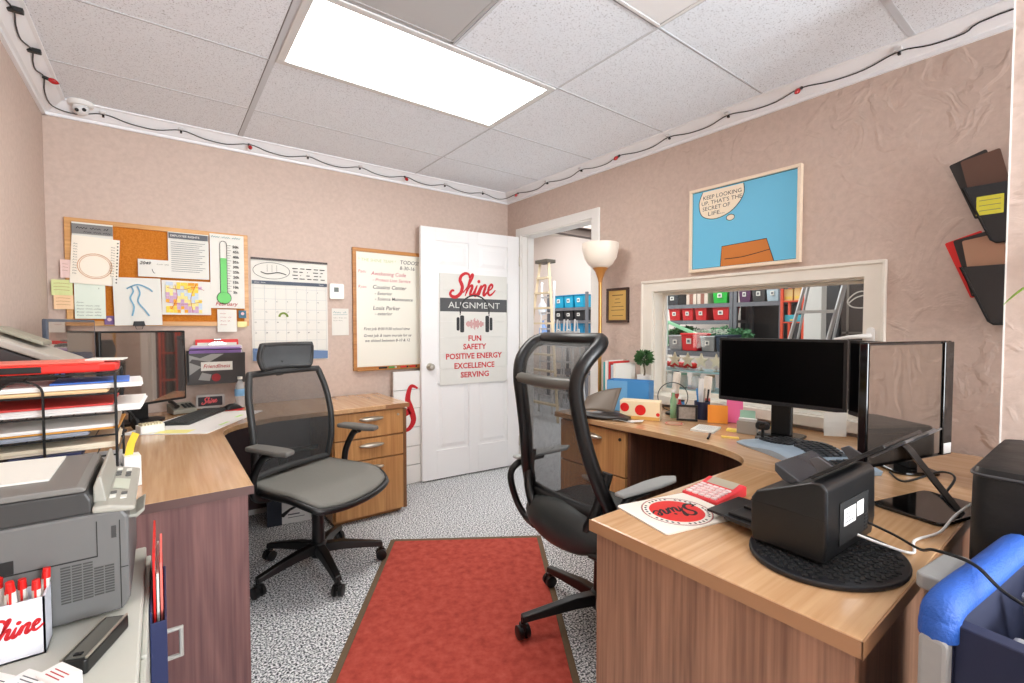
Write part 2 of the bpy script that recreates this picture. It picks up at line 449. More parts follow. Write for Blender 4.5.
# the open six-panel door
Fp, Hp = V(1.692, 3.468), V(2.632, 3.385)
dW = (Hp - Fp).length; dA = atan2(Hp.y - Fp.y, Hp.x - Fp.x); dH = 2.092
mb = MB(); mb.bb(0, dW, .010, .036, 0, dH)
cols = [(.13, .43), (.52, .82)]
rows = [(.24, .80), (.93, 1.66), (1.77, 1.985)]
xs = [0, .13, .43, .52, .82, dW]
# stiles and rails stand proud of the panels
for a, b in ((0, .13), (.43, .52), (.82, dW)): mb.bb(a, b, -.002, .012, 0, dH)
for c0, c1 in cols:
    for z0, z1 in ((0, .24), (.80, .93), (1.66, 1.77), (1.985, dH)): mb.bb(c0, c1, -.002, .012, z0, z1)
    for z0, z1 in rows:
        P = [(c0, z0), (c1, z0), (c1, z1), (c0, z1)]
        i1, i2 = .02, .05
        o_ = [(c0+d*s0, .0075) for d, s0 in ()]
        q1 = [(c0+i1, z0+i1), (c1-i1, z0+i1), (c1-i1, z1-i1), (c0+i1, z1-i1)]
        q2 = [(c0+i2, z0+i2), (c1-i2, z0+i2), (c1-i2, z1-i2), (c0+i2, z1-i2)]
        vs = [(x, .0095, z) for x, z in q1] + [(x, -.001, z) for x, z in q2]
        mb.add(vs, [(4,5,6,7)] + [(j, (j+1) % 4, 4+(j+1) % 4, 4+j) for j in range(4)])
door = struct(mb.build('door_1', M('door_white', (240, 240, 240), 0.4), loc=(Fp.x, Fp.y, .012), rotz=dA, bevel=.0025))
mb = MB(); mb.lathe([(0, .062), (.018, .060), (.027, .048), (.027, .038), (.014, .026), (.012, .010), (.030, .008), (.031, 0)], n=20)
mb.v = [Vector((v.x + .072, -v.z, v.y + .945)) for v in mb.v]
mb.build('door_knob', NICKEL, door, smooth=40)
for z in (.22, 1.05, 1.87):
    mb = MB(); mb.cyl((dW+.004, -.004, z-.045), (dW+.004, -.004, z+.045), .006); mb.bb(dW-.03, dW, -.0015, .001, z-.045, z+.045)
    mb.build('hinge', NICKEL, door, smooth=40)
# interior window: casing, sash, pane, handle
mb = MB()
for a in ((WY0-.068, WY0+.004, WZ0-.06, WZ1+.062), (WY1-.004, WY1+.072, WZ0-.06, WZ1+.062)): mb.bb(RX-.024, RX, *a)
mb.bb(RX-.024, RX, WY0, WY1, WZ1-.004, WZ1+.062); mb.bb(RX-.06, RX, WY0-.08, WY1+.08, WZ0-.055, WZ0)
for a in ((WY0-.078, WY1+.082, WZ1+.054, WZ1+.07), (WY0-.078, WY0-.066, WZ0-.06, WZ1+.06), (WY1+.07, WY1+.082, WZ0-.06, WZ1+.06)): mb.bb(RX-.034, RX, *a)
mb.bb(RX-.002, T1, WY0-.002, WY0+.012, WZ0, WZ1); mb.bb(RX-.002, T1, WY1-.012, WY1+.002, WZ0, WZ1)
mb.bb(RX-.002, T1, WY0, WY1, WZ1-.012, WZ1+.002); mb.bb(RX-.03, T1, WY0, WY1, WZ0-.01, WZ0+.006)
win = struct(mb.build('window_1', OFFW, bevel=.002))
mb = MB()
for a in ((WY0+.012, WY0+.030, WZ0+.006, WZ1-.012), (WY1-.036, WY1-.012, WZ0+.006, WZ1-.012), (WY0+.030, WY1-.036, WZ1-.026, WZ1-.012), (WY0+.030, WY1-.036, WZ0+.006, WZ0+.03)): mb.bb(T1-.04, T1-.012, *a)
mb.build('sash', OFFW, win, bevel=.002)
def glass_mat():
    m, nt, p = new_mat('window_glass')
    tr = nt.nodes.new('ShaderNodeBsdfTransparent'); gl = nt.nodes.new('ShaderNodeBsdfGlossy'); mx = nt.nodes.new('ShaderNodeMixShader')
    gl.inputs['Roughness'].default_value = 0.02; fr = nt.nodes.new('ShaderNodeFresnel'); fr.inputs['IOR'].default_value = 1.3
    tr.inputs['Color'].default_value = (.96, .98, .97, 1)
    nt.links.new(fr.outputs[0], mx.inputs[0]); nt.links.new(tr.outputs[0], mx.inputs[1]); nt.links.new(gl.outputs[0], mx.inputs[2])
    nt.links.new(mx.outputs[0], nt.nodes['Material Output'].inputs[0])
    return m
GLASS = glass_mat()
mb = MB(); mb.bb(T1-.028, T1-.024, WY0+.03, WY1-.04, WZ0+.028, WZ1-.03); mb.build('pane', GLASS, win)
mb = MB(); mb.prism(rrect(.03, .10, .014), 0, .012, (RX-.024, .722, 1.235), (0,1,0), (0,0,1), (-1,0,0))
mb.tube([(RX-.036, .722, 1.245), (RX-.05, .735, 1.245), (RX-.052, .80, 1.238), (RX-.05, .862, 1.228)], [.011, .011, .009, .005], 10)
mb.build('window_handle', WHITE, win, smooth=50)

# ---------------------------------------------------------------- ceiling fixtures
EM = M('lit_diffuser', (255, 253, 248), 0.5, emit=PANEL)
def troffer(x0, x1, y0, y1, label, grp='lit ceiling panels'):
    t = thing('ceiling_light', label, 'ceiling light', ((x0+x1)/2, (y0+y1)/2, CZ))
    a, b = (x1-x0)/2, (y1-y0)/2
    mb = MB(); f = .035
    for q in ((-a, a, -b, -b+f), (-a, a, b-f, b), (-a, -a+f, -b+f, b-f), (a-f, a, -b+f, b-f)): mb.bb(*q, -.009, -.0005)
    mb.build('frame', M('troffer_frame', (216, 216, 215), .4), t, bevel=.002)
    mb = MB(); mb.bb(-a+f, a-f, -b+f, b-f, -.0055, -.0015); mb.build('diffuser', EM, t)
    return t
troffer(GX0+.012, GX1-.004, GY-2*T+.006, GY-T-.006, 'bright rectangular lit ceiling panel above the red rug')
troffer(GX0+.012, GX1-.004, GY-8.6*T+.006, GY-7.6*T-.006, 'added unseen lit ceiling panel behind the photographer')  # added panel, never in view, gives fill light from behind
def perf_mat():
    m, nt, p = new_mat('perforated_metal')
    tc = nt.nodes.new('ShaderNodeTexCoord'); v = nt.nodes.new('ShaderNodeTexVoronoi'); v.inputs['Scale'].default_value = 110; v.inputs['Randomness'].default_value = 0.0
    nt.links.new(tc.outputs['Object'], v.inputs['Vector'])
    r = ramp(nt, v.outputs['Distance'], [(0.30, rgb(96, 96, 96)), (0.38, rgb(186, 186, 186))])
    nt.links.new(r.outputs[0], p.inputs['Base Color']); p.inputs['Roughness'].default_value = .5
    return m
t = thing('ceiling_vent', 'grey perforated return air vent beside the lit ceiling panel', 'vent', ((GX0+1.046)/2, GY-2.5*T, CZ))
a = (1.046-GX0)/2-.012; b = T/2-.008
mb = MB(); mb.bb(-a+.012, a-.012, -b+.012, b-.012, -.004, -.0005); mb.build('perforated_plate', perf_mat(), t)
mb = MB()
for q in ((-a, a, -b, -b+.014), (-a, a, b-.014, b), (-a, -a+.014, -b, b), (a-.014, a, -b, b)): mb.bb(*q, -.006, -.0003)
mb.build('frame', M('vent_frame', (176, 176, 176), .45), t, bevel=.001)
t = thing('ceiling_access_panel', 'smooth white ceiling access panel at the top edge', 'ceiling panel', (1.35, GY-3.5*T, CZ))
mb = MB(); mb.bb(-.285, .285, -.285, .285, -.006, -.0003); mb.build('panel', M('panel_white', (236, 236, 236), .4), t, bevel=.002)
mb = MB()
for q in ((-.3, .3, -.3, -.287), (-.3, .3, .287, .3), (-.3, -.287, -.287, .287), (.287, .3, -.287, .287)): mb.bb(*q, -.009, -.0003)
mb.build('frame', M('panel_rim', (224, 224, 224), .4), t, bevel=.001)
# camera dome in the corner
t = thing('security_camera', 'white round security camera in the left ceiling corner', 'security camera', (-.325, 3.495, CZ-.002))
mb = MB(); mb.lathe([(.055, .002), (.055, -.014), (.050, -.022), (.030, -.024), (0, -.024)], n=24); mb.build('base', WHITE, t, smooth=40)
mb = MB(); mb.sphere((0, -.005, -.034), .036, 20, 12); mb.build('ball', M('camera_white', (226, 226, 226), .35), t, smooth=60)
for dx in (-.014, .016):
    mb = MB(); mb.sphere((dx, -.034, -.050 + dx*.25), .0095, 12, 8); mb.build('lens', GLOSSB, t, smooth=60)
# festoon cable with red bulbs along the crown moulding
t = thing('string_light', 'black string light cable with red bulbs along the ceiling moulding', 'string light', (0, 0, CZ))
def crown_z(d):                                     # underside of the moulding at distance d from the wall
    return -.058 + (d-.030)*.048/.062
def on_back(x, d): return (x, BY-d, crown_z(d)-.0055)
def on_right(y, d): return (RX-d, y, crown_z(d)-.0055)
def on_left(y, d): return (LX+d, y, crown_z(d)-.0055)
hb = [-.235, .124, .489, .854, 1.223, 1.585, 1.946, 2.331]
hr = [3.339, 2.946, 2.554, 2.185, 1.783, 1.40, 1.024, .635, .331]
hl = [1.3, 1.75, 2.15, 2.565, 2.893, 3.16]
path = []
for a, b in zip(hl[:-1], hl[1:]): path += [on_left(a, .072), on_left((a*2+b)/3, .060), on_left((a+2*b)/3, .055)]
path += [on_left(3.16, .070), on_left(3.32, .050), (LX+.055, BY-.10, crown_z(.045)-.006), (LX+.14, BY-.045, crown_z(.045)-.006)]
for a, b in zip(hb[:-1], hb[1:]): path += [on_back(a, .072), on_back((a*2+b)/3, .050), on_back((a+2*b)/3, .046)]
path += [on_back(2.331, .068), (RX-.16, BY-.045, crown_z(.045)-.006), (RX-.075, BY-.09, crown_z(.06)-.008)]
for a, b in zip(hr[:-1], hr[1:]): path += [on_right(a, .070), on_right((a*2+b)/3, .052), on_right((a+2*b)/3, .050)]
path += [on_right(.331, .07), on_right(-.2, .05)]
mb = MB(); mb.tube(spline(path, 4), .0029, 6); mb.build('cable', BLACK, t, smooth=60)
bulbs = [(on_left(3.16, .075), (1,.15,-.25)), (on_back(.489, .074), (.1,-.65,-.65)), (on_back(1.585, .074), (.1,-.65,-.65)),
         (on_right(3.339, .074), (-.7,-.1,-.6)), (on_right(2.185, .074), (-.7,.2,-.55)), (on_right(1.024, .074), (-.7,.2,-.55))]
for c, d in bulbs:
    d = Vector(d).normalized(); c = Vector(c) + V(0,0,-.008)
    mb = MB(); mb.tube([c - d*.010, c + d*.012], .008, 10); s_ = mb.build('socket', BLACK, t, smooth=60)
    mb = MB(); mb.tube([c + d*.010, c + d*.018, c + d*.028, c + d*.038, c + d*.046, c + d*.050], [.007, .0115, .0135, .0105, .0055, .002], 12); mb.build('bulb', M('red_bulb_glass', (176, 22, 26), .15, coat=.6), s_, smooth=60)
CLIPM = M('clear_hook', (214, 214, 214), .35)
for x in (-.235, .124, .854, 1.223, 1.946, 2.331):
    c = on_back(x, .080); mb = MB(); mb.box((c[0], c[1], c[2]-.001), (.026, .022, .014)); mb.build('clip', CLIPM, t, bevel=.003)
    c = on_back(x, .066); mb = MB(); mb.box((c[0], c[1], c[2]-.004), (.010, .014, .012)); mb.build('cable_catch', BLACK, t)
for y in (2.946, 2.554, 1.783, 1.40, .635):
    c = on_right(y, .080); mb = MB(); mb.box((c[0], c[1], c[2]-.001), (.022, .026, .014)); mb.build('clip', CLIPM, t, bevel=.003)
    c = on_right(y, .066); mb = MB(); mb.box((c[0], c[1], c[2]-.004), (.014, .010, .012)); mb.build('cable_catch', BLACK, t)
for y in (2.893, 2.565):
    c = on_left(y, .078); mb = MB(); mb.box((c[0], c[1], c[2]-.006), (.045, .024, .018)); mb.build('plug', BLACK, t, bevel=.003)

# ---------------------------------------------------------------- rug
RA = V(1.086, 2.653); ru = V(.832, -.554); rv = V(-.554, -.832)
t = thing('runner_rug', 'long red runner rug with brown bound edges on the speckled carpet', 'rug', (RA.x, RA.y, 0), atan2(ru.y, ru.x))
mb = MB(); mb.bb(.028, .882, -1.462, -.028, .0005, .0055)
mb.build('pile', speckle('red_pile', [(0.28, rgb(150, 60, 50)), (0.5, rgb(174, 74, 62)), (0.72, rgb(188, 90, 76))], 26, 0.95, 8.0, 0.6), t, bevel=.003)
mb = MB()
for q in ((0, .91, -1.49, -1.462), (0, .91, -.028, 0), (0, .028, -1.462, -.028), (.882, .91, -1.462, -.028)): mb.bb(*q, .0005, .005)
mb.build('binding', M('rug_binding', (104, 84, 62), .9, noise=.15, nscale=80), t, bevel=.003)

# ---------------------------------------------------------------- desks
DH = .765
def handle_pull(mb, c, d, w=.13):
    """half-moon satin pull; c on the drawer face, d outward"""
    sx, sy = (w/2, .032) if abs(d[1]) > .5 else (.032, w/2)
    mb.sphere(c, 1, 24, 12, (sx, sy, .017))
LDP = [(LX+.015, 1.735), (.236, 1.735), (.236, 2.66)] + [(.236 + .27*(1-cos(radians(a))), 2.66 + .27*sin(radians(a))) for a in (15, 30, 45, 60, 75)] + [(.52, 2.965), (1.36, 2.985), (1.36, BY-.02), (LX+.015, BY-.02)]
t = thing('corner_desk', 'L-shaped oak topped corner desk with plum end panel in the left corner', 'desk', (0, 2.6, 0))
def loc(mb, o):
    mb.v = [v - Vector(o) for v in mb.v]; return mb
o = (0, 2.6, 0)
mb = MB(); mb.prism(LDP, DH-.028, DH); loc(mb, o).build('desktop', OAK, t, bevel=.003)
mb = MB(); mb.bb(LX+.02, .222, 1.755, 1.78, .0, DH-.029); mb.bb(.20, .222, 1.78, 1.80, 0, DH-.029)
loc(mb, o).build('end_panel', PURP, t, bevel=.002)
mb = MB(); mb.bb(LX+.02, LX+.04, 1.79, BY-.03, .05, DH-.03); mb.bb(LX+.04, .86, BY-.05, BY-.03, .05, DH-.03)
loc(mb, o).build('modesty_panel', M('plum_dark', (66, 44, 46), .5), t)
mb = MB(); mb.bb(.85, 1.345, 3.02, BY-.03, .03, DH-.029); mb.bb(.87, 1.33, 3.06, BY-.05, 0, .03); loc(mb, o).build('pedestal', OAKE, t, bevel=.002)
dz = [(.56, DH-.04), (.415, .55), (.04, .405)]
for i, (z0, z1) in enumerate(dz):
    mb = MB(); mb.bb(.862, 1.322, 3.0, 3.019, z0, z1); d = loc(mb, o).build('drawer', OAKD, t, bevel=.002)
    mb = MB(); handle_pull(mb, (1.10, 3.0, (z1 - .045) if i < 2 else z1-.05), (0, -1, 0), .17); loc(mb, o).build('drawer_pull', NICKEL, d, smooth=60)
mb = MB(); mb.bb(1.323, 1.346, 3.0, 3.019, .035, DH-.04); loc(mb, o).build('side_edge', M('oak_edge_dark', (124, 84, 50), .5), t)
mb = MB(); mb.cyl((1.285, 2.9995, .69), (1.285, 2.992, .69), .008); loc(mb, o).build('lock', NICKEL, t, smooth=40)

mb = MB(); mb.bb(LX+.015, .237, 1.7325, 1.7352, DH-.029, DH-.001); loc(mb, o).build('edge_band', M('edge_plum', (98, 72, 68), .4), t)
mb = MB(); mb.bb(.52, 1.361, 2.981, 2.9835, DH-.029, DH-.001); loc(mb, o).build('front_edge_band', M('edge_brown', (150, 106, 70), .4), t)
# right desk
o = (1.9, 1.0, 0)
t = thing('corner_desk', 'L-shaped oak topped desk with brown walnut end panel on the right', 'desk', o)
xi, yi = 1.935, .878
RDP = [(.925, .255), (2.63, .255), (2.63, 2.13), (1.935, 2.13), (1.935, 1.60), (1.955, 1.36), (1.955, 1.20), (1.93, 1.06), (1.88, .95), (1.80, .89), (1.70, .872), (.925, .872)]
core = [(.925, .255), (1.745, .255), (1.745, .872), (.925, .872)]
rest = [(1.748, .255), (2.63, .255), (2.63, 2.13), (1.935, 2.13)] + spline([(1.935, 2.13), (1.938, 1.70), (1.955, 1.36), (1.955, 1.20), (1.93, 1.06), (1.88, .95), (1.81, .895), (1.748, .873)], 4)[1:]
mb = MB(); mb.prism(core, DH-.030, DH); loc(mb, o).build('desktop', OAKX, t, bevel=.003)
mb = MB(); mb.prism(rest, DH-.030, DH); loc(mb, o).build('return_top', OAK, t, bevel=.003)
mb = MB(); mb.bb(.9222, .9252, .2532, .8735, DH-.031, DH-.001); mb.bb(.9222, 2.631, .2522, .2552, DH-.031, DH-.001); loc(mb, o).build('edge_band', M('edge_brown_right', (168, 124, 88), .35), t)
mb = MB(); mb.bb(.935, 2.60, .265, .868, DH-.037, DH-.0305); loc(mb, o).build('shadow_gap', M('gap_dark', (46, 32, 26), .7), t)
mb = MB(); mb.bb(.938, .963, .268, .86, 0, DH-.038); loc(mb, o).build('end_panel', WALN, t, bevel=.002)
mb = MB(); mb.bb(.963, 2.60, .285, .305, .06, DH-.034); loc(mb, o).build('modesty_panel', WALN, t, bevel=.002)
mb = MB(); mb.bb(2.56, 2.58, .31, 1.60, .02, DH-.034); loc(mb, o).build('back_panel', DWAL, t, bevel=.002)
mb = MB(); mb.bb(1.985, 2.58, 1.60, 2.11, .02, DH-.032); loc(mb, o).build('pedestal', DWAL, t, bevel=.002)
mb = MB(); mb.bb(1.98, 2.56, 1.578, 1.60, .02, DH-.032); loc(mb, o).build('pedestal_side', DWAL, t, bevel=.002)
for i, (z0, z1) in enumerate(((.48, DH-.045), (.26, .472), (.04, .252))):
    mb = MB(); mb.bb(1.962, 1.984, 1.60, 2.10, z0, z1); d = loc(mb, o).build('drawer', OAKD, t, bevel=.002)
    mb = MB(); handle_pull(mb, (1.962, 1.84, z1-.055), (-1, 0, 0), .15); loc(mb, o).build('drawer_pull', NICKEL, d, smooth=60)
mb = MB(); mb.cyl((1.9615, 1.635, DH-.085), (1.957, 1.635, DH-.085), .009); loc(mb, o).build('lock', BLACK, t, smooth=40)

# ---------------------------------------------------------------- chairs
def star_base(t, R, a0, col, castercol, zhub=.115):
    mb = MB(); mb.lathe([(.0, zhub-.045), (.036, zhub-.045), (.046, zhub-.02), (.046, zhub+.02), (.036, zhub+.035), (0, zhub+.035)], n=20)
    for i in range(5):
        a = a0 + 2*pi*i/5; d = Vector((cos(a), sin(a), 0)); s = Vector((-sin(a), cos(a), 0))
        P = [(.03, zhub+.004, .030, .022), (.12, zhub+.002, .027, .021), (.22, zhub-.012, .023, .017), (R, zhub-.030, .019, .013)]
        vs = []
        for r, z, w, h in P: vs += [d*r + s*w*.75 + V(0,0,z+h), d*r - s*w*.75 + V(0,0,z+h), d*r - s*w + V(0,0,z-h), d*r + s*w + V(0,0,z-h)]
        fs = [(0,1,2,3), (15,14,13,12)] + [(4*k+j, 4*k+4+j, 4*k+4+(j+1)%4, 4*k+(j+1)%4) for k in range(3) for j in range(4)]
        mb.add(vs, fs)
    mb.build('star_base', col, t, smooth=30, bevel=.004)
    for i in range(5):
        a = a0 + 2*pi*i/5; c = V(cos(a), sin(a), 0)*(R-.006); s = V(-sin(a + .7*(i-2)), cos(a + .7*(i-2)), 0)
        mb = MB()
        for k in (-1, 1):
            p = c + s*k*.016 + V(0,0,.029)
            mb.tube([p - s*.010, p - s*.008, p + s*.008, p + s*.010], [.024, .028, .028, .024], 18)
        mb.cyl(c + V(0,0,.03), c + V(0,0,.09), .010, .009, 10); mb.box(c + V(0,0,.05), (.026, .026, .028), Matrix.Rotation(a, 3, 'Z'))
        mb.build('caster', castercol, t, smooth=40)
    mb = MB(); mb.cyl((0,0,zhub+.03), (0,0,.30), .032, .030); mb.cyl((0,0,.30), (0,0,.40), .019); mb.build('gas_cylinder', BLACK, t, smooth=40)
def back_surface(prof, wcurve, n=14, m=20):
    """prof: list of (z, y, halfwidth)"""
    P = spline(prof, 5)
    def fn(u, v):
        k = v*(len(P)-1); i = min(int(k), len(P)-2); f = k-i
        z, y, w = [P[i][q]*(1-f)+P[i+1][q]*f for q in range(3)]
        x = (2*u-1)*w
        return (x, y - wcurve*(2*u-1)**2, z)
    return fn, P
def loop_of(fn, n=12, m=20, ins=0.0):
    return [fn(i/n, 0) for i in range(n)] + [fn(1, j/m) for j in range(m)] + [fn(1-i/n, 1) for i in range(n)] + [fn(0, 1-j/m) for j in range(m)]

CHB = M('chair_black', (15, 15, 16), 0.36)
CHG = M('chair_grey_frame', (46, 46, 46), 0.45)
t = thing('office_chair', 'grey mesh office chair with headrest at the left desk', 'office chair', (.645, 2.555, .0062), radians(29))
star_base(t, .325, radians(170), CHB, BLACK)
mb = MB(); mb.bb(-.09, .09, -.10, .11, .385, .435); mb.bb(-.03, .03, .08, .24, .395, .425); mb.build('mechanism', BLACK, t, bevel=.01)
mb = MB(); mb.tube([(-.06, -.02, .40), (-.20, -.03, .395), (-.25, -.04, .385)], [.006, .006, .010], 8); mb.build('lever', BLACK, t, smooth=40)
def seat_fn(w, d, z, front_drop, dish):
    def fn(u, v):
        a = 2*u-1; b = 2*v-1                        # b=-1 front
        sc = 1 - .16*abs(a)**4*(.6 if b < 0 else 1.0)
        ww = w/2*(1 - .10*max(0, b)**2 - .16*max(0, -b)**4)
        y = d/2*b*(1 - .14*abs(a)**3)
        zz = z + dish*a*a - front_drop*max(0, -b-.25)**2*1.6 + .012*max(0, b)**2
        return (ww*a, y, zz)
    return fn
sf = seat_fn(.56, .53, .475, .055, .018)
mb = MB(); mb.grid(lambda u, v: (sf(u,v)[0]*.97, sf(u,v)[1]*.97 - .03, sf(u,v)[2]), 16, 18)
mb.build('seat', M('seat_mesh_grey', (120, 118, 112), .75, noise=.18, nscale=260, bump=.3, bscale=500), t, smooth=60, solid=.024)
mb = MB(); mb.tube([(p[0], p[1]-.03, p[2]-.012) for p in loop_of(sf)], .017, 8, True); mb.build('seat_frame', CHB, t, smooth=60)
fn, P = back_surface([(.53, .205, .235), (.66, .185, .248), (.80, .195, .252), (.93, .225, .244), (1.04, .255, .218)], .035)
mb = MB(); mb.grid(fn, 16, 24); mb.build('backrest', net('back_mesh_grey', (58, 58, 58), .36), t, smooth=60)
mb = MB(); mb.tube(loop_of(fn), .017, 8, True); mb.build('back_frame', CHG, t, smooth=60)
mb = MB(); mb.tube(spline([(0, .12, .40), (0, .22, .43), (0, .255, .52), (0, .25, .60)], 4), .024, 8); mb.tube([(0, .262, 1.02), (0, .272, 1.05), (0, .268, 1.10)], .022, 8); mb.tube([(-.19, .20, .585), (0, .262, .60), (.19, .20, .585)], .014, 8); mb.build('back_spine', CHB, t, smooth=60)
hf, P = back_surface([(1.065, .255, .150), (1.12, .262, .165), (1.185, .252, .158)], .05)
mb = MB(); mb.grid(hf, 14, 8); mb.build('headrest', M('headrest_mesh', (74, 76, 78), .75, noise=.15, nscale=300, bump=.3, bscale=600), t, smooth=60, solid=.022)
mb = MB(); mb.tube(loop_of(hf, 12, 8), .013, 8, True); mb.build('headrest_frame', CHG, t, smooth=60)
for s in (-1, 1):
    mb = MB(); mb.tube(spline([(s*.20, .10, .43), (s*.285, .10, .46), (s*.30, .09, .56), (s*.295, .03, .66), (s*.29, -.02, .685)], 5), [.018]*21, 10); a_ = mb.build('armrest', CHB, t, smooth=50)
    mb = MB()
    pad = [(x*.75 + s*.29 , y) for x, y in ((-.045,.12),(.045,.12),(.058,.05),(.058,-.08),(.04,-.14),(-.035,-.15),(-.055,-.09),(-.05,.04))]
    mb.prism(pad, .69, .715); mb.build('arm_pad', M('arm_pad_grey', (104, 102, 98), .55), a_, bevel=.009)

# the right chair, seen from behind
t = thing('office_chair', 'tall black framed mesh office chair seen from behind at right desk', 'office chair', (1.495, 1.345, .0062), radians(90))
star_base(t, .358, radians(69), CHB, BLACK)
mb = MB(); mb.bb(-.10, .10, -.10, .16, .37, .43); mb.build('mechanism', BLACK, t, bevel=.012)
sf2 = seat_fn(.50, .50, .47, .04, .02)
mb = MB(); mb.grid(lambda u, v: (sf2(u,v)[0], sf2(u,v)[1]-.02, sf2(u,v)[2]), 16, 18)
mb.build('seat', M('seat_fabric_dark', (62, 64, 62), .8, noise=.2, nscale=200, bump=.3, bscale=400), t, smooth=60, solid=.055)
prof = [(.58, .225, .240), (.70, .270, .208), (.84, .305, .176), (.98, .335, .162), (1.08, .348, .164), (1.155, .320, .182), (1.212, .255, .190), (1.232, .215, .160)]
fn, P = back_surface(prof, .03)
mb = MB(); mb.grid(lambda u, v: fn(u, v*.56), 16, 24); mb.build('backrest', net('back_mesh_black', (50, 54, 56), .26), t, smooth=60)
mb = MB(); mb.grid(lambda u, v: fn(.04+.92*u, .58 + v*.41), 16, 10); mb.build('headrest', net('headrest_net_black', (54, 54, 52), .32), t, smooth=60)
L = loop_of(fn, 10, 28)
mb = MB(); mb.tube(L, .027, 12, True); mb.build('back_frame', CHB, t, smooth=60)
mb = MB(); mb.tube([fn(i/10, .565) for i in range(11)], .022, 8); mb.build('cross_bar', M('cross_bar_grey', (92, 90, 84), .4), t, smooth=60)
mb = MB()
for s in (0, 1):
    a = fn(s, .0); sx = -1 if s == 0 else 1
    mb.tube(spline([(a[0]*.9, a[1]+.012, .75), (a[0]*.8, a[1]+.05, .60), (sx*.10, .24, .45), (sx*.05, .13, .40)], 5), .020, 8)
mb.build('back_brace', CHB, t, smooth=60)
mb = MB(); mb.sphere((0, .215, .50), 1, 28, 16, (.225, .085, .105)); mb.build('lumbar_pad', M('lumbar_vinyl', (44, 48, 48), .45), t, smooth=60)
for s in (-1, 1):
    mb = MB(); mb.tube(spline([(s*.16, .24, .44), (s*.27, .20, .43), (s*.315, .22, .50), (s*.315, .25, .62), (s*.30, .20, .675), (s*.295, .08, .682)], 5), .015, 10); a_ = mb.build('armrest', CHB, t, smooth=50)
    mb = MB()
    pad = [(x*.75 + s*.295, y) for x, y in ((-.03,.24),(.03,.24),(.05,.05),(.045,-.05),(.0,-.10),(-.045,-.05),(-.05,.05))]
    mb.prism(pad, .690, .704); mb.build('arm_pad', M('arm_pad_light', (158, 160, 158), .5), a_, bevel=.009)

# ================================================================ left side of the room
EX, EZ = V(1,0,0), V(0,0,1)
def sheet(name, label, cat, x0, x1, z0, z1, y=BY-.022, mat=None, tilt=0.0, group=None, thick=.0012):
    """a sheet pinned flat to the back wall or the board; returns object and local origin helpers"""
    cx, cz = (x0+x1)/2, (z0+z1)/2
    w, h = x1-x0, z1-z0
    mb = MB()
    mb.grid(lambda u, v: (-w/2+w*u, -thick - .004*(1-v)**2*abs(sin(3*u+cx*9)), -h/2+h*v), 6, 6)
    o = mb.build(name, mat or PAPER, loc=(cx, y, cz), solid=thick)
    o.rotation_euler = (0, radians(tilt), 0)
    tag(o, label, cat, group)
    return o, w, h
def wr(o, y=-.0085):
    return MB(), (lambda a, b: (a, y, b))
def squig(mb, P, x0, x1, z, h=.008, w=.0016):
    """a line of handwriting too small to read"""
    n = max(6, int((x1-x0)/h*2.2)); gap = False; run = []
    for i in range(n+1):
        x = x0 + (x1-x0)*i/n
        if i % 9 == 8:
            if len(run) > 1: mb.ribbon(run, w, P(0,0), EX, EZ)
            run = []
            continue
        run.append((x, z + h*(.5 if i % 2 else 0)*(1.5 if i % 5 == 1 else 1)))
    if len(run) > 1: mb.ribbon(run, w, P(0,0), EX, EZ)
def lines(mb, P, rowsz, x0, x1, zs, words, shear=.25):
    for z, s in zip(zs, words): mb.text(s, P(x0, z), EX, EZ, rowsz, shear=shear)

# cork board
t = thing('cork_board', 'wide oak framed cork pin board on the back wall', 'pin board', (.03, BY, 1.595))
mb = MB(); mb.bb(-.42, .42, -.010, -.001, -.28, .28)
mb.build('cork', speckle('cork', [(0.35, rgb(184, 106, 34)), (0.5, rgb(196, 118, 42)), (0.7, rgb(206, 130, 54))], 160, .9, 3, .1), t)
mb = MB()
for q in ((-.447, .447, .275, .303), (-.447, .447, -.303, -.275), (-.447, -.419, -.276, .276), (.419, .447, -.276, .276)): mb.bb(q[0], q[1], -.020, -.001, q[2], q[3])
mb.build('frame', wood('board_frame_oak', (220, 168, 106), (190, 136, 78), 'x', .4), t, bevel=.002)

# sheets on the board
o, w, h = sheet('notice_sheet', 'white notice with grey heading behind the pale rounded drawing sheet', 'paper', -.385, -.21, 1.60, 1.875)
mb, P = wr(o); mb.flat([(-w/2, h/2-.065), (w/2, h/2-.065), (w/2, h/2-.01), (-w/2, h/2-.01)], [(0,1,2,3)], P(0,0), EX, EZ); mb.build('heading_band', M('grey_band', (130, 128, 126), .8), o)
mb, P = wr(o, -.0092); squig(mb, P, -w/2+.02, w/2-.02, h/2-.036, .014, .004); squig(mb, P, -w/2+.05, w/2-.01, h/2-.056, .010, .003); mb.build('lettering', INK, o)
o, w, h = sheet('drawing_sheet', 'cream sheet with spiral holes and side notes, top left of pin board', 'paper', -.392, -.186, 1.527, 1.795, BY-.030, M('cream_paper', (244, 236, 220), .8), 3)
mb, P = wr(o)
for i in range(13): disc(mb, .004, P(w/2-.008, h/2-.02-.019*i), EX, EZ, 8)
for i in range(12): squig(mb, P, -w/2+.010, -w/2+.026, h/2-.05-.015*i, .009); squig(mb, P, w/2-.036, w/2-.020, h/2-.05-.015*i, .009)
mb.build('writing', INK, o)
mb, P = wr(o); mb.ribbon(circ(.074, 36, 0, -.03, .070), .003, P(0,0), EX, EZ, 1, True); mb.ribbon(circ(.066, 30, 0, -.03, .062), .002, P(0,0), EX, EZ, 1, True); mb.build('pencil_ring', M('tan_pencil', (206, 150, 104), .8), o)
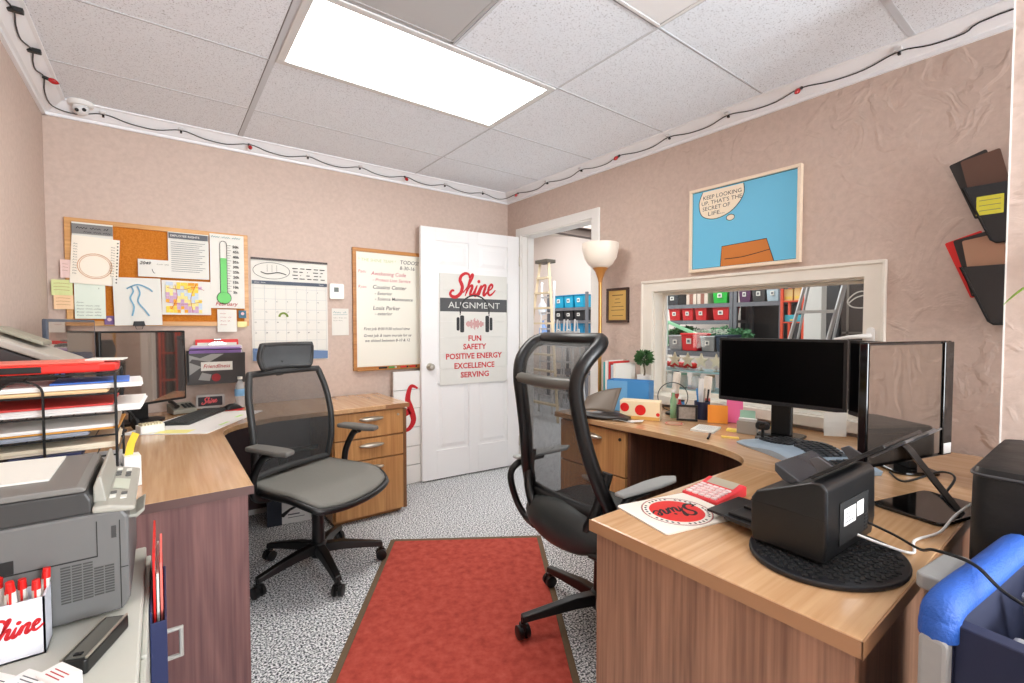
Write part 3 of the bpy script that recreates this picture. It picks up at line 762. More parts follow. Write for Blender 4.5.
o, w, h = sheet('letter_sheet', 'pale green handwritten letter at lower left of pin board', 'paper', -.382, -.25, 1.333, 1.55, BY-.026, M('pale_green_paper', (226, 236, 222), .8))
mb, P = wr(o)
for i, k in enumerate((.25, .85, .95, .9, .95)): squig(mb, P, -w/2+.01, -w/2+.01+(w-.02)*k, -.02-.018*i, .009)
mb.text('//', P(.035, .06), EX, EZ, .012); mb.build('writing', INK, o)
o, w, h = sheet('drawing_sheet', 'white sheet with plain blue crayon strokes hanging from a black clip', 'paper', -.214, .008, 1.296, 1.577, BY-.036, PAPER, -1)
mb, P = wr(o)
for s_ in ([(-.03,.09),(-.02,.06),(-.035,.02),(-.02,-.03),(-.03,-.085)], [(.0,.09),(.01,.05),(.0,.0),(.03,-.05),(.05,-.085)], [(-.05,.075),(0,.10),(.05,.08),(.07,.06)]):
    mb.ribbon(spline(s_, 5), .008, P(0,0), EX, EZ)
mb.build('crayon_strokes', M('pale_blue_crayon', (120, 170, 196), .8), o)
mb = MB(); mb.prism([(-.030,-.004),(.030,-.004),(.024,.024),(-.024,.024)], -.012, .004, (0,-.006,-h/2), EX, EZ, (0,-1,0)); mb.tube([(-.02,-.012,-h/2+.004), (-.014,-.014,-h/2-.022), (.014,-.014,-h/2-.022), (.02,-.012,-h/2+.004)], .002, 6); mb.build('binder_clip', BLACK, o, bevel=.002)
o, w, h = sheet('envelope', 'small white envelope pinned in the middle of the pin board', 'envelope', -.10, .056, 1.588, 1.692, BY-.028)
mb, P = wr(o); mb.text('2049', P(-w/2+.008, h/2-.032), EX, EZ, .026, shear=.3, bold=.01); squig(mb, P, .012, .07, h/2-.03, .009); mb.ribbon([(-.012,-.005),(-.006,-.024),(.002,-.030)], .003, P(0,0), EX, EZ); mb.build('writing', INK, o)
o, w, h = sheet('form_sheet', 'printed employee notice with black heading on the pin board', 'paper', .046, .256, 1.588, 1.872)
mb, P = wr(o); mb.flat([(-w/2+.004, h/2-.04), (w/2-.004, h/2-.04), (w/2-.004, h/2-.006), (-w/2+.004, h/2-.006)], [(0,1,2,3)], P(0,0), EX, EZ)
for i in range(15): mb.flat([(-w/2+.015, -.0012), (w/2-.02-.03*((i*7)%3)/2, -.0012), (w/2-.02-.03*((i*7)%3)/2, .0012), (-w/2+.015, .0012)], [(0,1,2,3)], P(0, h/2-.062-.0128*i), EX, EZ)
mb.build('print', GINK, o)
mb, P = wr(o, -.0095); mb.text('EMPLOYEE RIGHTS', P(-w/2+.012, h/2-.03), EX, EZ, .018, bold=.012); mb.build('heading', PAPER, o)
o, w, h = sheet('map_sheet', 'coloured district map under the printed notice', 'map', .010, .262, 1.362, 1.573, BY-.025)
MC = [(244,214,90), (236,170,60), (206,170,200), (240,226,150), (200,214,230)]
cells = [MB() for _ in MC]
for i in range(11):
    for j in range(9):
        x0 = -w/2+.02 + i*.0185; z0 = -h/2+.012+j*.021
        if (i*5+j*3+int(3*sin(i*j))) % 7 == 6 or x0+.0175 > w/2-.03: continue
        k = (i//3 + j//2 + (i*j) % 2) % 5
        jx = .004*sin(i*3.1+j); jz = .004*cos(j*2.3+i)
        cells[k].flat([(x0,z0),(x0+.0175,z0+jz*.4),(x0+.0175,z0+.020),(x0+jx*.4,z0+.020)], [(0,1,2,3)], (0,-.0085,0), EX, EZ)
for k, c in enumerate(MC):
    if cells[k].v: cells[k].build('map_districts', M('map_tint_%d' % k, c, .8), o)
mb, P = wr(o, -.0092)
for pts in ([(-.1,.06),(-.02,.05),(.04,.07),(.09,.05)], [(-.08,-.07),(-.05,0),(-.06,.08)], [(.03,-.09),(.02,0),(.05,.09)], [(-.1,-.03),(0,-.04),(.08,-.02)]): mb.ribbon(spline(pts, 4), .0022, P(0,0), EX, EZ)
mb.build('map_roads', RINK, o)
o, w, h = sheet('goal_chart', 'white goal thermometer chart filled green, right end of pin board', 'chart', .262, .452, 1.408, 1.886, BY-.027)
mb, P = wr(o); mb.flat([(-.022-.017+.034*a, b) for a, b in ((0,-.1375),(1,-.1375),(1,.085),(0,.085))], [(0,1,2,3)], P(0,0), EX, EZ); disc(mb, .038, P(-.022, -.172), EX, EZ, 24); mb.build('green_fill', M('marker_green', (120, 208, 120), .8), o)
mb, P = wr(o, -.0092)
tube_ = [(-.041,-.14), (-.041,.175)] + [(-.022+.019*cos(radians(a)), .175+.02*sin(radians(a))) for a in range(150, 0, -30)] + [(-.003,.175), (-.003,-.14)]
mb.ribbon(tube_, .0028, P(0,0), EX, EZ)
mb.ribbon([(-.022+.040*cos(radians(a)), -.172+.040*sin(radians(a))) for a in range(60, -241, -20)], .0028, P(0,0), EX, EZ)
for i in range(19): mb.flat([(0,-.001),(.022 if i % 2 == 0 else .014,-.001),(.022 if i % 2 == 0 else .014,.001),(0,.001)], [(0,1,2,3)], P(-.001, .17-.0165*i), EX, EZ)
for i, s in enumerate(('50k', '45k', '40k', '35k', '30k', '25k', '20k', '15k', '10k', '5k')): mb.text(s, P(.03, .155-.033*i), EX, EZ, .024, bold=.02)
mb.build('scale', INK, o)
mb, P = wr(o); mb.text('February', P(-.07, -.222), EX, EZ, .034, shear=.3, bold=.005); mb.build('month', RINK, o)
mb, P = wr(o); squig(mb, P, -w/2+.008, w/2-.008, h/2-.024, .014, .003); mb.build('heading', M('teal_ink', (40, 130, 140), .8), o)
o, w, h = sheet('note_sheet', 'small white note hanging below the goal chart', 'note', .296, .404, 1.254, 1.40, BY-.024)
mb, P = wr(o)
for i, k in enumerate((.4, .8, .7, .45)): squig(mb, P, -w/2+.015, -w/2+.015+(w-.03)*k, h/2-.03-.024*i, .010)
mb.build('writing', RINK, o)
o, w, h = sheet('sticky_note', 'tiny yellow note at the lower right corner of the pin board', 'sticky note', .408, .462, 1.284, 1.322, BY-.025, M('pale_yellow', (238, 226, 160), .8))
for (x0, x1, z0, z1), c, l in (((-.474, -.388, 1.462, 1.548), (216, 224, 160), 'pale green sticky note left of the pin board'), ((-.466, -.386, 1.385, 1.466), (244, 206, 164), 'peach sticky note left of the pin board'), ((-.436, -.392, 1.56, 1.66), (236, 206, 200), 'faded pink slip on left edge of the pin board frame')):
    o, w, h = sheet('sticky_note', l, 'sticky note', x0, x1, z0, z1, BY-.023, M('note_%d' % c[2], c, .8), group=None)
    mb, P = wr(o)
    for i in range(3): mb.ribbon([(-w/2+.01, 0), (-.01, .002), (w/2-.012, -.001)], .0016, P(0, h/4-.018*i), EX, EZ)
    mb.build('writing', M('pencil_brown', (170, 130, 96), .8), o)
for (x, z), l in (((-.235, 1.30), 'small purple photo print at lower edge of the pin board'), ((.438, 1.345), 'small teal sticker low on the pin board right edge')):
    o, w, h = sheet('photo_print', l, 'photo', x-.022, x+.022, z, z+.05, BY-.024, M('print_purple', (120, 90, 140), .6) if x < 0 else M('print_teal', (60, 110, 130), .6))
    mb, P = wr(o); disc(mb, .010, P(.0, .004), EX, EZ, 12); mb.build('print', M('print_light', (230, 190, 190), .7), o)

# wall calendar
o, w, h = sheet('wall_calendar', 'large white wall calendar behind the grey mesh chair', 'calendar', .494, .992, 1.05, 1.752, BY-.003)
mb, P = wr(o); mb.bb(-w/2, w/2, -.012, -.004, h/2-.008, h/2+.006); mb.build('top_strip', M('strip_brown', (60, 46, 42), .5), o)
mb, P = wr(o); mb.flat([(-w/2+.004, .178), (w/2-.004, .178), (w/2-.004, .202), (-w/2+.004, .202)], [(0,1,2,3)], P(0,0), EX, EZ); mb.build('month_band', M('slate_band', (84, 92, 106), .7), o)
mb, P = wr(o, -.0092); squig(mb, P, -w/2+.02, -w/2+.09, .186, .009, .002); squig(mb, P, w/2-.06, w/2-.02, .186, .009, .002); mb.build('month_text', PAPER, o)
mb, P = wr(o)
for i in range(8): x = -w/2+.012+i*(w-.024)/7; mb.flat([(x-.0008,-.28),(x+.0008,-.28),(x+.0008,.17),(x-.0008,.17)], [(0,1,2,3)], P(0,0), EX, EZ)
for i in range(7): z = .15-.072*i; mb.flat([(-w/2+.012,z-.0008),(w/2-.012,z-.0008),(w/2-.012,z+.0008),(-w/2+.012,z+.0008)], [(0,1,2,3)], P(0,0), EX, EZ)
mb.build('day_grid', M('grid_grey', (186, 190, 196), .8), o)
mb, P = wr(o)
for i in range(31): mb.text(str(i+1), P(-w/2+.018+((i+4) % 7)*(w-.024)/7, .128-.072*((i+4)//7)), EX, EZ, .013)
mb.build('dates', GINK, o)
mb, P = wr(o); mb.ribbon(circ(.115, 32, -.122, .272, .056), .0028, P(0,0), EX, EZ, 1, True)
mb.ribbon(spline([(-.19,.262),(-.15,.25),(-.08,.262),(-.03,.25)], 5), .006, P(0,0), EX, EZ)
for k in range(3): mb.ribbon([(-.15+.03*k,.265),(-.15+.03*k,.312)], .0016, P(0,0), EX, EZ)
for i in range(4):
    for j in range(5): mb.flat([(.01+.046*j+.006*((i+j) % 2),.296-.024*i),(.045+.046*j-.012*((i*j) % 3),.296-.024*i),(.045+.046*j-.012*((i*j) % 3),.302-.024*i),(.01+.046*j+.006*((i+j) % 2),.302-.024*i)], [(0,1,2,3)], P(0,0), EX, EZ)
mb.build('heading_print', INK, o)
mb, P = wr(o); mb.ribbon([(-.052+.026*cos(radians(a)), -.045+.026*sin(radians(a))) for a in range(0, 181, 15)], .014, P(0,0), EX, EZ); mb.build('green_arch_sticker', M('sticker_green', (122, 146, 60), .7), o)
mb, P = wr(o); mb.flat([(-w/2+.004,-h/2+.004),(w/2-.004,-h/2+.004),(w/2-.004,-h/2+.06),(-w/2+.004,-h/2+.09)], [(0,1,2,3)], P(0,0), EX, EZ); mb.build('blue_footer', M('footer_blue', (104, 130, 170), .7), o)
# thermostat and note
t = thing('thermostat', 'white wall thermostat between the calendar and the whiteboard', 'thermostat', (1.056, BY, 1.55))
mb = MB(); mb.prism(rrect(.105, .115, .012), .001, .026, (0,0,0), EX, EZ, (0,-1,0)); mb.build('housing', M('thermostat_white', (240, 238, 232), .45), t, bevel=.003)
mb = MB(); mb.prism(rrect(.034, .034, .003), .026, .0275, (-.005,0,.012), EX, EZ, (0,-1,0)); mb.build('display', M('lcd_grey', (90, 98, 92), .3), t)
o, w, h = sheet('note_sheet', 'white handwritten note under the thermostat', 'note', 1.022, 1.146, 1.222, 1.424, BY-.003)
mb, P = wr(o); squig(mb, P, -w/2+.01, w/2-.02, h/2-.035, .016, .0026); mb.ribbon([(-w/2+.008,h/2-.048),(w/2-.012,h/2-.046)], .002, P(0,0), EX, EZ); mb.build('heading', M('teal_ink', (40, 130, 140), .8), o)
mb, P = wr(o); squig(mb, P, -w/2+.01, w/2-.015, h/2-.074, .009); squig(mb, P, -w/2+.01, w/2-.04, h/2-.094, .009); mb.build('writing', INK, o)
# whiteboard
t = thing('whiteboard', 'oak framed whiteboard with handwritten job list beside the door', 'whiteboard', (1.52, BY, 1.42))
bw, bh = .345, .474
mb = MB(); mb.bb(-bw, bw, -.010, -.001, -bh, bh); mb.build('board', M('whiteboard_white', (238, 236, 224), .25), t)
mb = MB(); f = .028
for q in ((-bw, bw, bh-f, bh), (-bw, bw, -bh, -bh+f), (-bw, -bw+f, -bh+f, bh-f), (bw-f, bw, -bh+f, bh-f)): mb.bb(q[0], q[1], -.022, -.001, q[2], q[3])
mb.bb(-bw+.02, bw-.02, -.05, -.022, -bh-.001, -bh+.008)
mb.build('frame', wood('whiteboard_oak', (196, 136, 72), (156, 100, 46), 'x', .4), t, bevel=.002)
Pb = lambda a, b: (a, -.0108, b)
mb = MB(); mb.text('TODOS!', Pb(.045, .375), EX, EZ, .044, shear=.15); mb.text('8-30-16', Pb(.04, .328), EX, EZ, .042, shear=.15)
for s, x, z, k in (('Cousins Center', -.185, .165, .044), ('- Exterior', -.17, .118, .036), ('- Science Maintenance', -.17, .075, .036), ('Louis Parker', -.185, .00, .044), ('- exterior', -.17, -.042, .036), ('First job 8:00-9:30 school time', -.26, -.16, .031), ('Great job & team morale for us', -.26, -.213, .031), ('we shined between 8-10 & 12', -.25, -.253, .031)): mb.text(s, Pb(x, z), EX, EZ, k, shear=.2, bold=.006)
mb.build('black_writing', INK, t)
mb = MB(); mb.text('Pam:', Pb(-.30, .285), EX, EZ, .034, shear=.2); mb.text('Awakening Code', Pb(-.20, .272), EX, EZ, .042, shear=.2, bold=.006); mb.text('- Protect Lion Service', Pb(-.185, .225), EX, EZ, .036, shear=.2, bold=.006); mb.text('Ryan:', Pb(-.30, .168), EX, EZ, .032, shear=.2); mb.build('red_writing', M('faded_red_ink', (196, 110, 118), .8), t)
mb = MB(); mb.text('* THE SHINE TEAM *', Pb(-.30, .375), EX, EZ, .034, shear=.1, width=.31); mb.build('green_writing', M('faded_green_ink', (190, 206, 150), .8), t)
for i, (x, m, l) in enumerate(((-.12, INK, 'black'), (-.04, GRINK, 'green'), (.06, RED, 'red'), (.14, RED, 'red'))):
    k = thing('marker_pen', '%s marker pen on the whiteboard ledge%s' % (l, ('', '', ', the left red one', ', the right red one')[i]), 'marker', (1.52+x, BY-.036, 1.42-bh+.0155))
    mb = MB(); mb.cyl((-.03,0,0), (.018,0,0), .007, n=10); mb.build('barrel', m, k, smooth=40)
    mb = MB(); mb.cyl((.018,0,0), (.034,0,0), .0073, n=10); mb.build('cap', INK if l != 'green' else PAPER, k, smooth=40)
# shiplap sign behind the door
t = thing('shiplap_sign', 'white shiplap board with a red flourish, standing on the floor behind the door', 'sign board', (1.78, 3.545, 0))
mb = MB()
for i in range(6): mb.bb(-.31, .31, -.03, -.012, .001+i*.155, .150+i*.155)
mb.build('planks', M('shiplap_white', (240, 239, 236), .5), t, bevel=.002)
mb = MB(); mb.bb(-.30, .30, -.012, .003, .02, .92); mb.build('backing', M('shiplap_gap', (176, 174, 170), .6), t)
mb = MB(); p = spline([(-.10,.78),(-.16,.80),(-.19,.70),(-.165,.62),(-.14,.52),(-.19,.45),(-.27,.46),(-.285,.52),(-.24,.57),(-.17,.60)], 6)
mb.ribbon(p, [.012+.04*abs(sin(pi*i/(len(p)-1)*1.5)) for i in range(len(p))], (0,-.0308,0), EX, EZ); mb.build('flourish', M('sign_red', (196, 22, 34), .5), t)

# sign on the door
t = thing('door_sign', 'portrait shiplap sign of red and grey company values on the white door', 'sign', (0,0,0))
t.location = Vector((Fp.x, Fp.y, .0)) + V(cos(dA), sin(dA), 0)*.483 + V(0,0,1.265); t.rotation_euler = (0,0,dA)
sw, sh = .325, .468
mb = MB()
for i in range(7): mb.bb(-sw, sw, -.012, -.0005, -sh+i*2*sh/7+.0008, -sh+(i+1)*2*sh/7-.0008)
mb.build('panel', M('sign_panel', (222, 222, 216), .55, noise=.03, nscale=14), t, bevel=.0012)
Pd = lambda a, b: (a, -.0128, b)
mb = MB(); mb.flat([(-sw+.002, .150), (sw-.002, .150), (sw-.002, .262), (-sw+.002, .262)], [(0,1,2,3)], Pd(0,0), EX, EZ); mb.build('grey_band', M('sign_charcoal', (78, 80, 82), .6), t)
SRED = M('sign_red', (196, 22, 34), .5)
mb = MB(); script_word(mb, (-.225, -.0129, .275), V(.983,0,.06), EZ, .178, .125); mb.build('script_word', SRED, t)
mb = MB(); mb.text('ALIGNMENT', (0, -.0134, .180), EX, EZ, .074, 'c', width=.50); mb.build('band_lettering', M('sign_pale', (214, 216, 212), .6), t)
for s, z, wd in (('FUN', -.100, .125), ('SAFETY', -.172, .225), ('POSITIVE ENERGY', -.252, .545), ('EXCELLENCE', -.334, .39), ('SERVING', -.412, .275)):
    mb = MB(); mb.text(s, Pd(0, z), EX, EZ, .066, 'c', bold=.026, width=wd); mb.build('value_word', SRED, t)
mb = MB(); mb.ribbon([(.140*cos(radians(a)), .155+.135*sin(radians(a))) for a in range(-10, 191, 10)], .013, (0,-.0138,0), EX, EZ); mb.ribbon([(-.139,.128),(-.141,.118)], .010, (0,-.0138,0), EX, EZ); mb.ribbon([(.139,.128),(.141,.118)], .010, (0,-.0138,0), EX, EZ)
for s in (-1, 1):
    mb.flat([(s*.122+x, .045+y) for x, y in rrect(.038, .145, .012)], [tuple(range(20))], (0,-.0138,0), EX, EZ)
    mb.flat([(s*.160+x, .045+y) for x, y in rrect(.028, .115, .013)], [tuple(range(20))], (0,-.0138,0), EX, EZ)
mb.build('headphones_print', M('sign_ink', (46, 48, 50), .6), t)
mb = MB()
for i in range(19):
    hgt = .012 + .040*abs(sin(i*.9))*(1-abs(i-9)/11)
    mb.ribbon([(-.082+.0091*i, .045-hgt), (-.082+.0091*i, .045+hgt)], .0048, Pd(0,0), EX, EZ)
mb.build('sound_wave_print', M('wave_red', (190, 70, 76), .6), t)

# ---------------------------------------------------------------- filing cabinet, printer and things on it
CB = .685
t = thing('filing_cabinet', 'low light grey metal filing cabinet under the printer', 'filing cabinet', (-.255, 1.14, 0))
mb = MB(); mb.bb(-.225, .212, -.52, .475, .02, CB); mb.build('body', M('cabinet_grey', (196, 196, 186), .45), t, bevel=.004)
for y0, y1 in ((-.515, -.03), (-.02, .47)):
    for z0, z1 in ((.035, .34), (.35, .66)):
        mb = MB(); mb.bb(.2121, .222, y0, y1, z0, z1); d = mb.build('drawer', M('cabinet_front_grey', (186, 186, 176), .45), t, bevel=.003)
        mb = MB(); yc = y1-.06 if y0 > -.1 else (y0+y1)/2
        zc_ = z1-.235 if z1 > .5 else z1-.10
        mb.tube([(.222, yc, zc_-.038), (.284, yc, zc_-.038), (.284, yc, zc_+.038), (.222, yc, zc_+.038)], .007, 8); mb.build('drawer_handle', LGREY, d, smooth=40)
t = thing('wall_file_pocket', 'navy magnetic file pocket on the end of the filing cabinet', 'file pocket', (-.0315, 1.42, .40))
mb = MB(); mb.bb(0, .004, -.14, .15, 0, .26); mb.bb(.026, .030, -.14, .15, 0, .235); mb.bb(.0, .030, -.14, .15, -.003, .001); mb.bb(0, .030, -.142, -.138, 0, .235); mb.bb(0, .030, .148, .152, 0, .235)
mb.build('pocket', NAVY, t, bevel=.001)
for i, (m, l, z) in enumerate(((BRED, 'red brochure standing in the navy file pocket', .37), (PAPER, 'white brochure standing in the navy file pocket', .34), (M('red_stripe_paper', (232, 120, 110), .7), 'pale red leaflet in the navy file pocket', .385))):
    k = MB().bb(-.0022, .0022, -.10, .125-.02*i, 0, z-.02*i).build('brochure', m, loc=(-.0315+.0085+.0065*i, 1.43, .402)); tag(k, l, 'brochure')
    mb = MB()
    for q in range(4): mb.bb(.0023, .0026, -.09, .10, z-.06-.05*q, z-.045-.05*q) if i != 0 else mb.bb(.0023, .0026, -.09+.05*q, -.07+.05*q, z-.16, z-.03)
    mb.build('print', RINK if i else PAPER, k)

PRG = M('printer_grey', (104, 104, 103), .42); PRD = M('printer_dark', (58, 58, 58), .4); PRL = M('printer_panel_grey', (164, 162, 152), .4)
t = thing('laser_printer', 'grey and black multifunction laser printer on the filing cabinet', 'printer', (-.262, 1.43, CB))
X0, X1, Y0, Y1 = -.21, .20, -.165, .17
mb = MB(); mb.prism([(X0, .008), (X1-.012, .008), (X1, .03), (X1, .205), (X1-.01, .222), (X0, .222)], Y0, Y1, (0,0,0), EX, EZ, (0,1,0)); mb.bb(X0+.02, X1-.03, Y0+.02, Y1-.02, -.002, .01); mb.build('body', PRG, t, bevel=.006)
mb = MB(); mb.prism([(X0, .2225), (.142, .2225), (.142, .250), (.134, .268), (X0, .272)], Y0+.002, Y1, (0,0,0), EX, EZ, (0,1,0)); mb.build('scanner_unit', PRD, t, bevel=.004)
mb = MB(); mb.prism([(X0, .2725), (.128, .2685), (.135, .271), (.132, .277), (.12, .281), (X0, .286)], Y0+.004, Y1-.01, (0,0,0), EX, EZ, (0,1,0)); mb.build('feeder_lid', M('feeder_grey', (118, 116, 112), .45), t, bevel=.003, seg=2)
mb = MB(); mb.prism([(.1425, .2225), (.1425, .268), (.150, .290), (.156, .290), (.166, .2225)], Y0+.03, Y1-.02, (0,0,0), EX, EZ, (0,1,0)); mb.build('feeder_guide', PRL, t, bevel=.004)
mb = MB(); mb.prism([(.143, .2228), (X1+.010, .215), (X1+.012, .224), (.168, .236), (.143, .237)], Y0-.004, Y1, (0,0,0), EX, EZ, (0,1,0)); pn = mb.build('control_panel', PRL, t, bevel=.005)
sl = (.224-.236)/(X1+.012-.168)
pz = lambda x: .2368 + sl*(x-.168)
mb = MB(); mb.add([(x, y, pz(x)) for x, y in ((.168,-.045),(.196,-.045),(.196,.045),(.168,.045))], [(0,1,2,3)]); mb.build('display', M('lcd_pale', (196, 202, 186), .3), pn)
for x, y, w_ in [(.172, -.11, .02), (.19, -.11, .02), (.172, -.08, .014), (.19, -.08, .014), (.172, .075, .014), (.19, .075, .014), (.172, .10, .014), (.19, .10, .014), (.172, .13, .02), (.19, .13, .02)]:
    mb = MB(); mb.box((x, y, pz(x)+.0012), (.011, w_, .003)); mb.build('button', PAPER if abs(y) > .1 else M('button_grey', (92, 92, 90), .5), pn, bevel=.001)
mb = MB(); mb.bb(X1-.005, X1+.014, -.13, -.02, .188, .195); mb.prism([(X1+.010, .184), (X1+.026, .198), (X1+.026, .206), (X1+.010, .196)], -.13, -.02, (0,0,0), EX, EZ, (0,1,0)); mb.build('output_tray', PRL, t, bevel=.003)
mb = MB()
for i in range(5):
    x0 = .094+.0166*i; z1 = .125 if i < 3 else .110
    for j in range(14 if i < 3 else 11): mb.bb(x0, x0+.0145, Y0-.0014, Y0-.0002, z1-.0055*j-.0025, z1-.0055*j)
mb.build('side_vents', M('vent_dark', (64, 64, 62), .6), t)
mb = MB(); mb.bb(X0, .030, Y0-.002, Y0-.0002, .135, .160); mb.bb(.1845, .186, Y0-.0008, Y0-.0001, .012, .20); mb.bb(X0, .150, Y0-.0008, Y0-.0001, .1315, .134); mb.bb(.1485, .150, Y0-.0008, Y0-.0001, .132, .205); mb.bb(.186, X1-.002, Y0-.0008, Y0-.0001, .098, .0995); mb.build('seams', M('seam_black', (26, 26, 26), .7), t)
mb = MB(); mb.bb(.172, .180, Y0-.0015, Y0-.0002, .165, .190); mb.build('side_latch', PRD, t)
mb = MB(); mb.box((-.02, .03, .2865), (.22, .22, .004), Matrix.Rotation(radians(1.2), 3, 'Y')); o = mb.build('paper_sheet', PAPER, loc=(-.262-.02, 1.43, CB)); tag(o, 'blank white paper lying on top of the laser printer', 'paper')

t = thing('card_reader', 'long black card reader box on the filing cabinet', 'card reader', (-.107, 1.145, CB+.0005), radians(-23))
mb = MB(); mb.prism(rrect(.042, .135, .006), 0, .026); mb.build('body', BLACK, t, bevel=.003)
mb = MB(); mb.bb(-.014, .014, -.060, .060, .0262, .0275); mb.build('top_plate', M('reader_plate', (92, 92, 86), .35), t)
for s in (-1, 1):
    mb = MB(); mb.bb(s*.0185-.0018, s*.0185+.0018, -.064, .064, .026, .0305); mb.build('rail', NICKEL, t, bevel=.0008)
mb = MB(); mb.box((0, -.05, .0285), (.012, .008, .002)); mb.build('slot_mark', BLACK, t)

t = thing('pen_cup', 'white pen cup with red script on the filing cabinet', 'pen cup', (-.226, 1.226, CB+.0005))
cw, ch = .045, .106
mb = MB()
for q in ((-cw, cw, -.032, -.029), (-cw, cw, .029, .032), (-cw, -cw+.003, -.032, .032), (cw-.003, cw, -.032, .032)): mb.bb(q[0], q[1], q[2], q[3], 0, ch)
mb.bb(-cw, cw, -.032, .032, 0, .003); mb.build('cup', M('cup_white', (226, 230, 240), .5), t)
mb = MB(); script_word(mb, (-.040, -.0324, .040), V(1,0,.12), EZ, .034, .16); mb.v = [v for v in mb.v]; mb.build('script', SRED, t)
for i in range(8):
    x = -.226-.032+.0212*(i % 4); y = 1.226-.016+.028*(i//4)
    k = thing('ink_pen', 'white and red giveaway pen standing in the pen cup', 'pen', (x, y, CB+.006), 0, 'white and red pens in the pen cup')
    tl = V(.012*sin(i*2.1), .01*cos(i*1.7), .128+.006*(i % 3))
    mb = MB(); mb.cyl((0,0,0), tuple(tl*.86), .0062, n=10); mb.build('barrel', PAPER, k, smooth=40)
    mb = MB(); mb.cyl(tuple(tl*.86), tuple(tl), .0066, .0056, n=10); mb.build('cap', BRED, k, smooth=40)
    mb = MB(); mb.box(tuple(tl*.84 + V(0,-.0075,0)), (.003, .003, .034)); mb.build('clip', BRED, k)
for i, (x, y, a, hgt) in enumerate(((-.215, 1.03, 40, .064), (-.176, 1.018, 36, .056), (-.138, 1.0, 32, .060))):
    t = thing('card_box', ('leftmost', 'middle', 'rightmost')[i] + ' of three white printed card boxes at lower left', 'card box', (x, y, CB+.0005), radians(a))
    mb = MB(); mb.bb(-.017, .017, -.028, .028, 0, hgt); mb.build('box', M('card_white', (238, 236, 234), .6), t, bevel=.002)
    mb = MB()
    for q in range(3): mb.bb(-.010+.006*q, -.0085+.006*q, -.020, .016, hgt, hgt+.0004)
    mb.build('print', GINK if i < 2 else RINK, t)

# ---------------------------------------------------------------- wire file rack on the left desk
t = thing('wire_file_rack', 'tall black wire tiered file rack on the left desk', 'file rack', (-.285, 2.0, DH))
rx0, rx1, ry0, ry1 = -.17, .172, -.15, .15
tiers = [.03, .135, .197, .262, .322, .383]
mb = MB()
for z in tiers:
    mb.tube([(rx0, ry0, z), (rx1, ry0, z), (rx1, ry1, z), (rx0, ry1, z)], .0028, 6, True)
    for k in range(1, 7): x = rx0 + (rx1-rx0)*k/7; mb.tube([(x, ry0, z), (x, ry1, z)], .0016, 5)
mb.build('tier_wires', BLACK, t)
mb = MB()
for y in (ry0, ry1):
    for x in (rx0, rx1): mb.tube([(x, y, .002), (x, y, .383)], .0036, 6)
    mb.tube([(-.075, y-.002, .002)] + [(-.075+.045*(1-cos(radians(a))), y-.002, .335+.035*sin(radians(a))) for a in range(0, 181, 20)] + [(.015, y-.002, .002)], .0032, 6)
mb.build('uprights', BLACK, t)
def stack(label, z, items):
    for q in items:
        nm, lb, m, x0, x1, y0, y1, dz0, th, rot = q
        mb = MB(); n_ = 5
        mb.box((0,0,th/2), (x1-x0, y1-y0, th))
        if th > .006:
            for kk in range(1, 3): mb.box((.002*kk, -.001*kk, th/2), (x1-x0, y1-y0, th*.3))
        o = mb.build(nm, m, loc=(-.285+(x0+x1)/2, 2.0+(y0+y1)/2, DH+z+dz0), rotz=radians(rot), bevel=min(.002, th/3)); tag(o, lb, 'folder' if 'folder' in nm else 'papers')
TAN = M('manila', (226, 196, 150), .7); WPAP = M('white_stack', (236, 234, 230), .75); BLF = M('blue_folder', (70, 120, 210), .5); REDF = M('red_folder', (204, 64, 60), .55)
stack('', 0, [
 ('manila_folder', 'manila folder on second tier from top of the wire rack', TAN, -.15, .15, -.14, .12, tiers[4]+.003, .010, 1),
 ('document_sleeve', 'white sleeve with rounded end poking out right on second tier of wire rack', WPAP, -.08, .23, -.13, .10, tiers[4]+.0145, .014, 2),
 ('blue_folder', 'blue folder on top of second tier in the wire rack', BLF, .02, .20, -.11, .09, tiers[4]+.030, .004, 2),
 ('paper_stack', 'white paper stack on third tier poking out of the wire rack', WPAP, -.10, .235, -.13, .12, tiers[3]+.003, .020, -2),
 ('red_folder', 'red folder on third tier of the wire rack', REDF, -.16, .165, -.145, .13, tiers[3]+.0245, .006, 0),
 ('paper_stack', 'grey booklet stack on fourth tier of the wire rack', M('booklet_grey', (150, 156, 168), .6), -.15, .10, -.14, .12, tiers[2]+.003, .012, 3),
 ('orange_folder', 'orange folder on fourth tier of the wire rack', M('orange_folder_card', (224, 160, 70), .6), -.13, .18, -.135, .12, tiers[2]+.016, .006, -1),
 ('paper_stack', 'white papers topping fourth tier of the wire rack', WPAP, -.16, .17, -.14, .13, tiers[2]+.0225, .010, 1),
 ('navy_folder', 'navy folder on fifth tier of the wire rack', NAVY, -.06, .09, -.145, .12, tiers[1]+.003, .016, 0),
 ('paper_stack', 'cream papers on top of fifth tier of the wire rack', M('cream_stack', (232, 220, 196), .7), -.15, .17, -.13, .12, tiers[1]+.020, .018, 1),
 ('paper_stack', 'grey newspapers on lowest tier of the wire rack', M('newsprint', (190, 190, 192), .75, noise=.15, nscale=60), -.15, .17, -.14, .13, tiers[0]+.003, .06, 0)])
t = thing('clipboard_case', 'bright red clipboard case with black clip on top of wire file rack', 'clipboard case', (-.285, 2.0, DH+tiers[5]+.0032), radians(2))
mb = MB(); mb.prism([(-.19,-.12),(.13,-.12),(.165,-.10),(.175,-.06),(.175,.07),(.15,.10),(-.19,.11)], 0, .026); mb.build('shell', M('case_red', (226, 44, 32), .4), t, bevel=.007, seg=3)
mb = MB(); mb.bb(-.085, .005, -.1215, -.11, .004, .022); mb.build('latch', BLACK, t, bevel=.002)
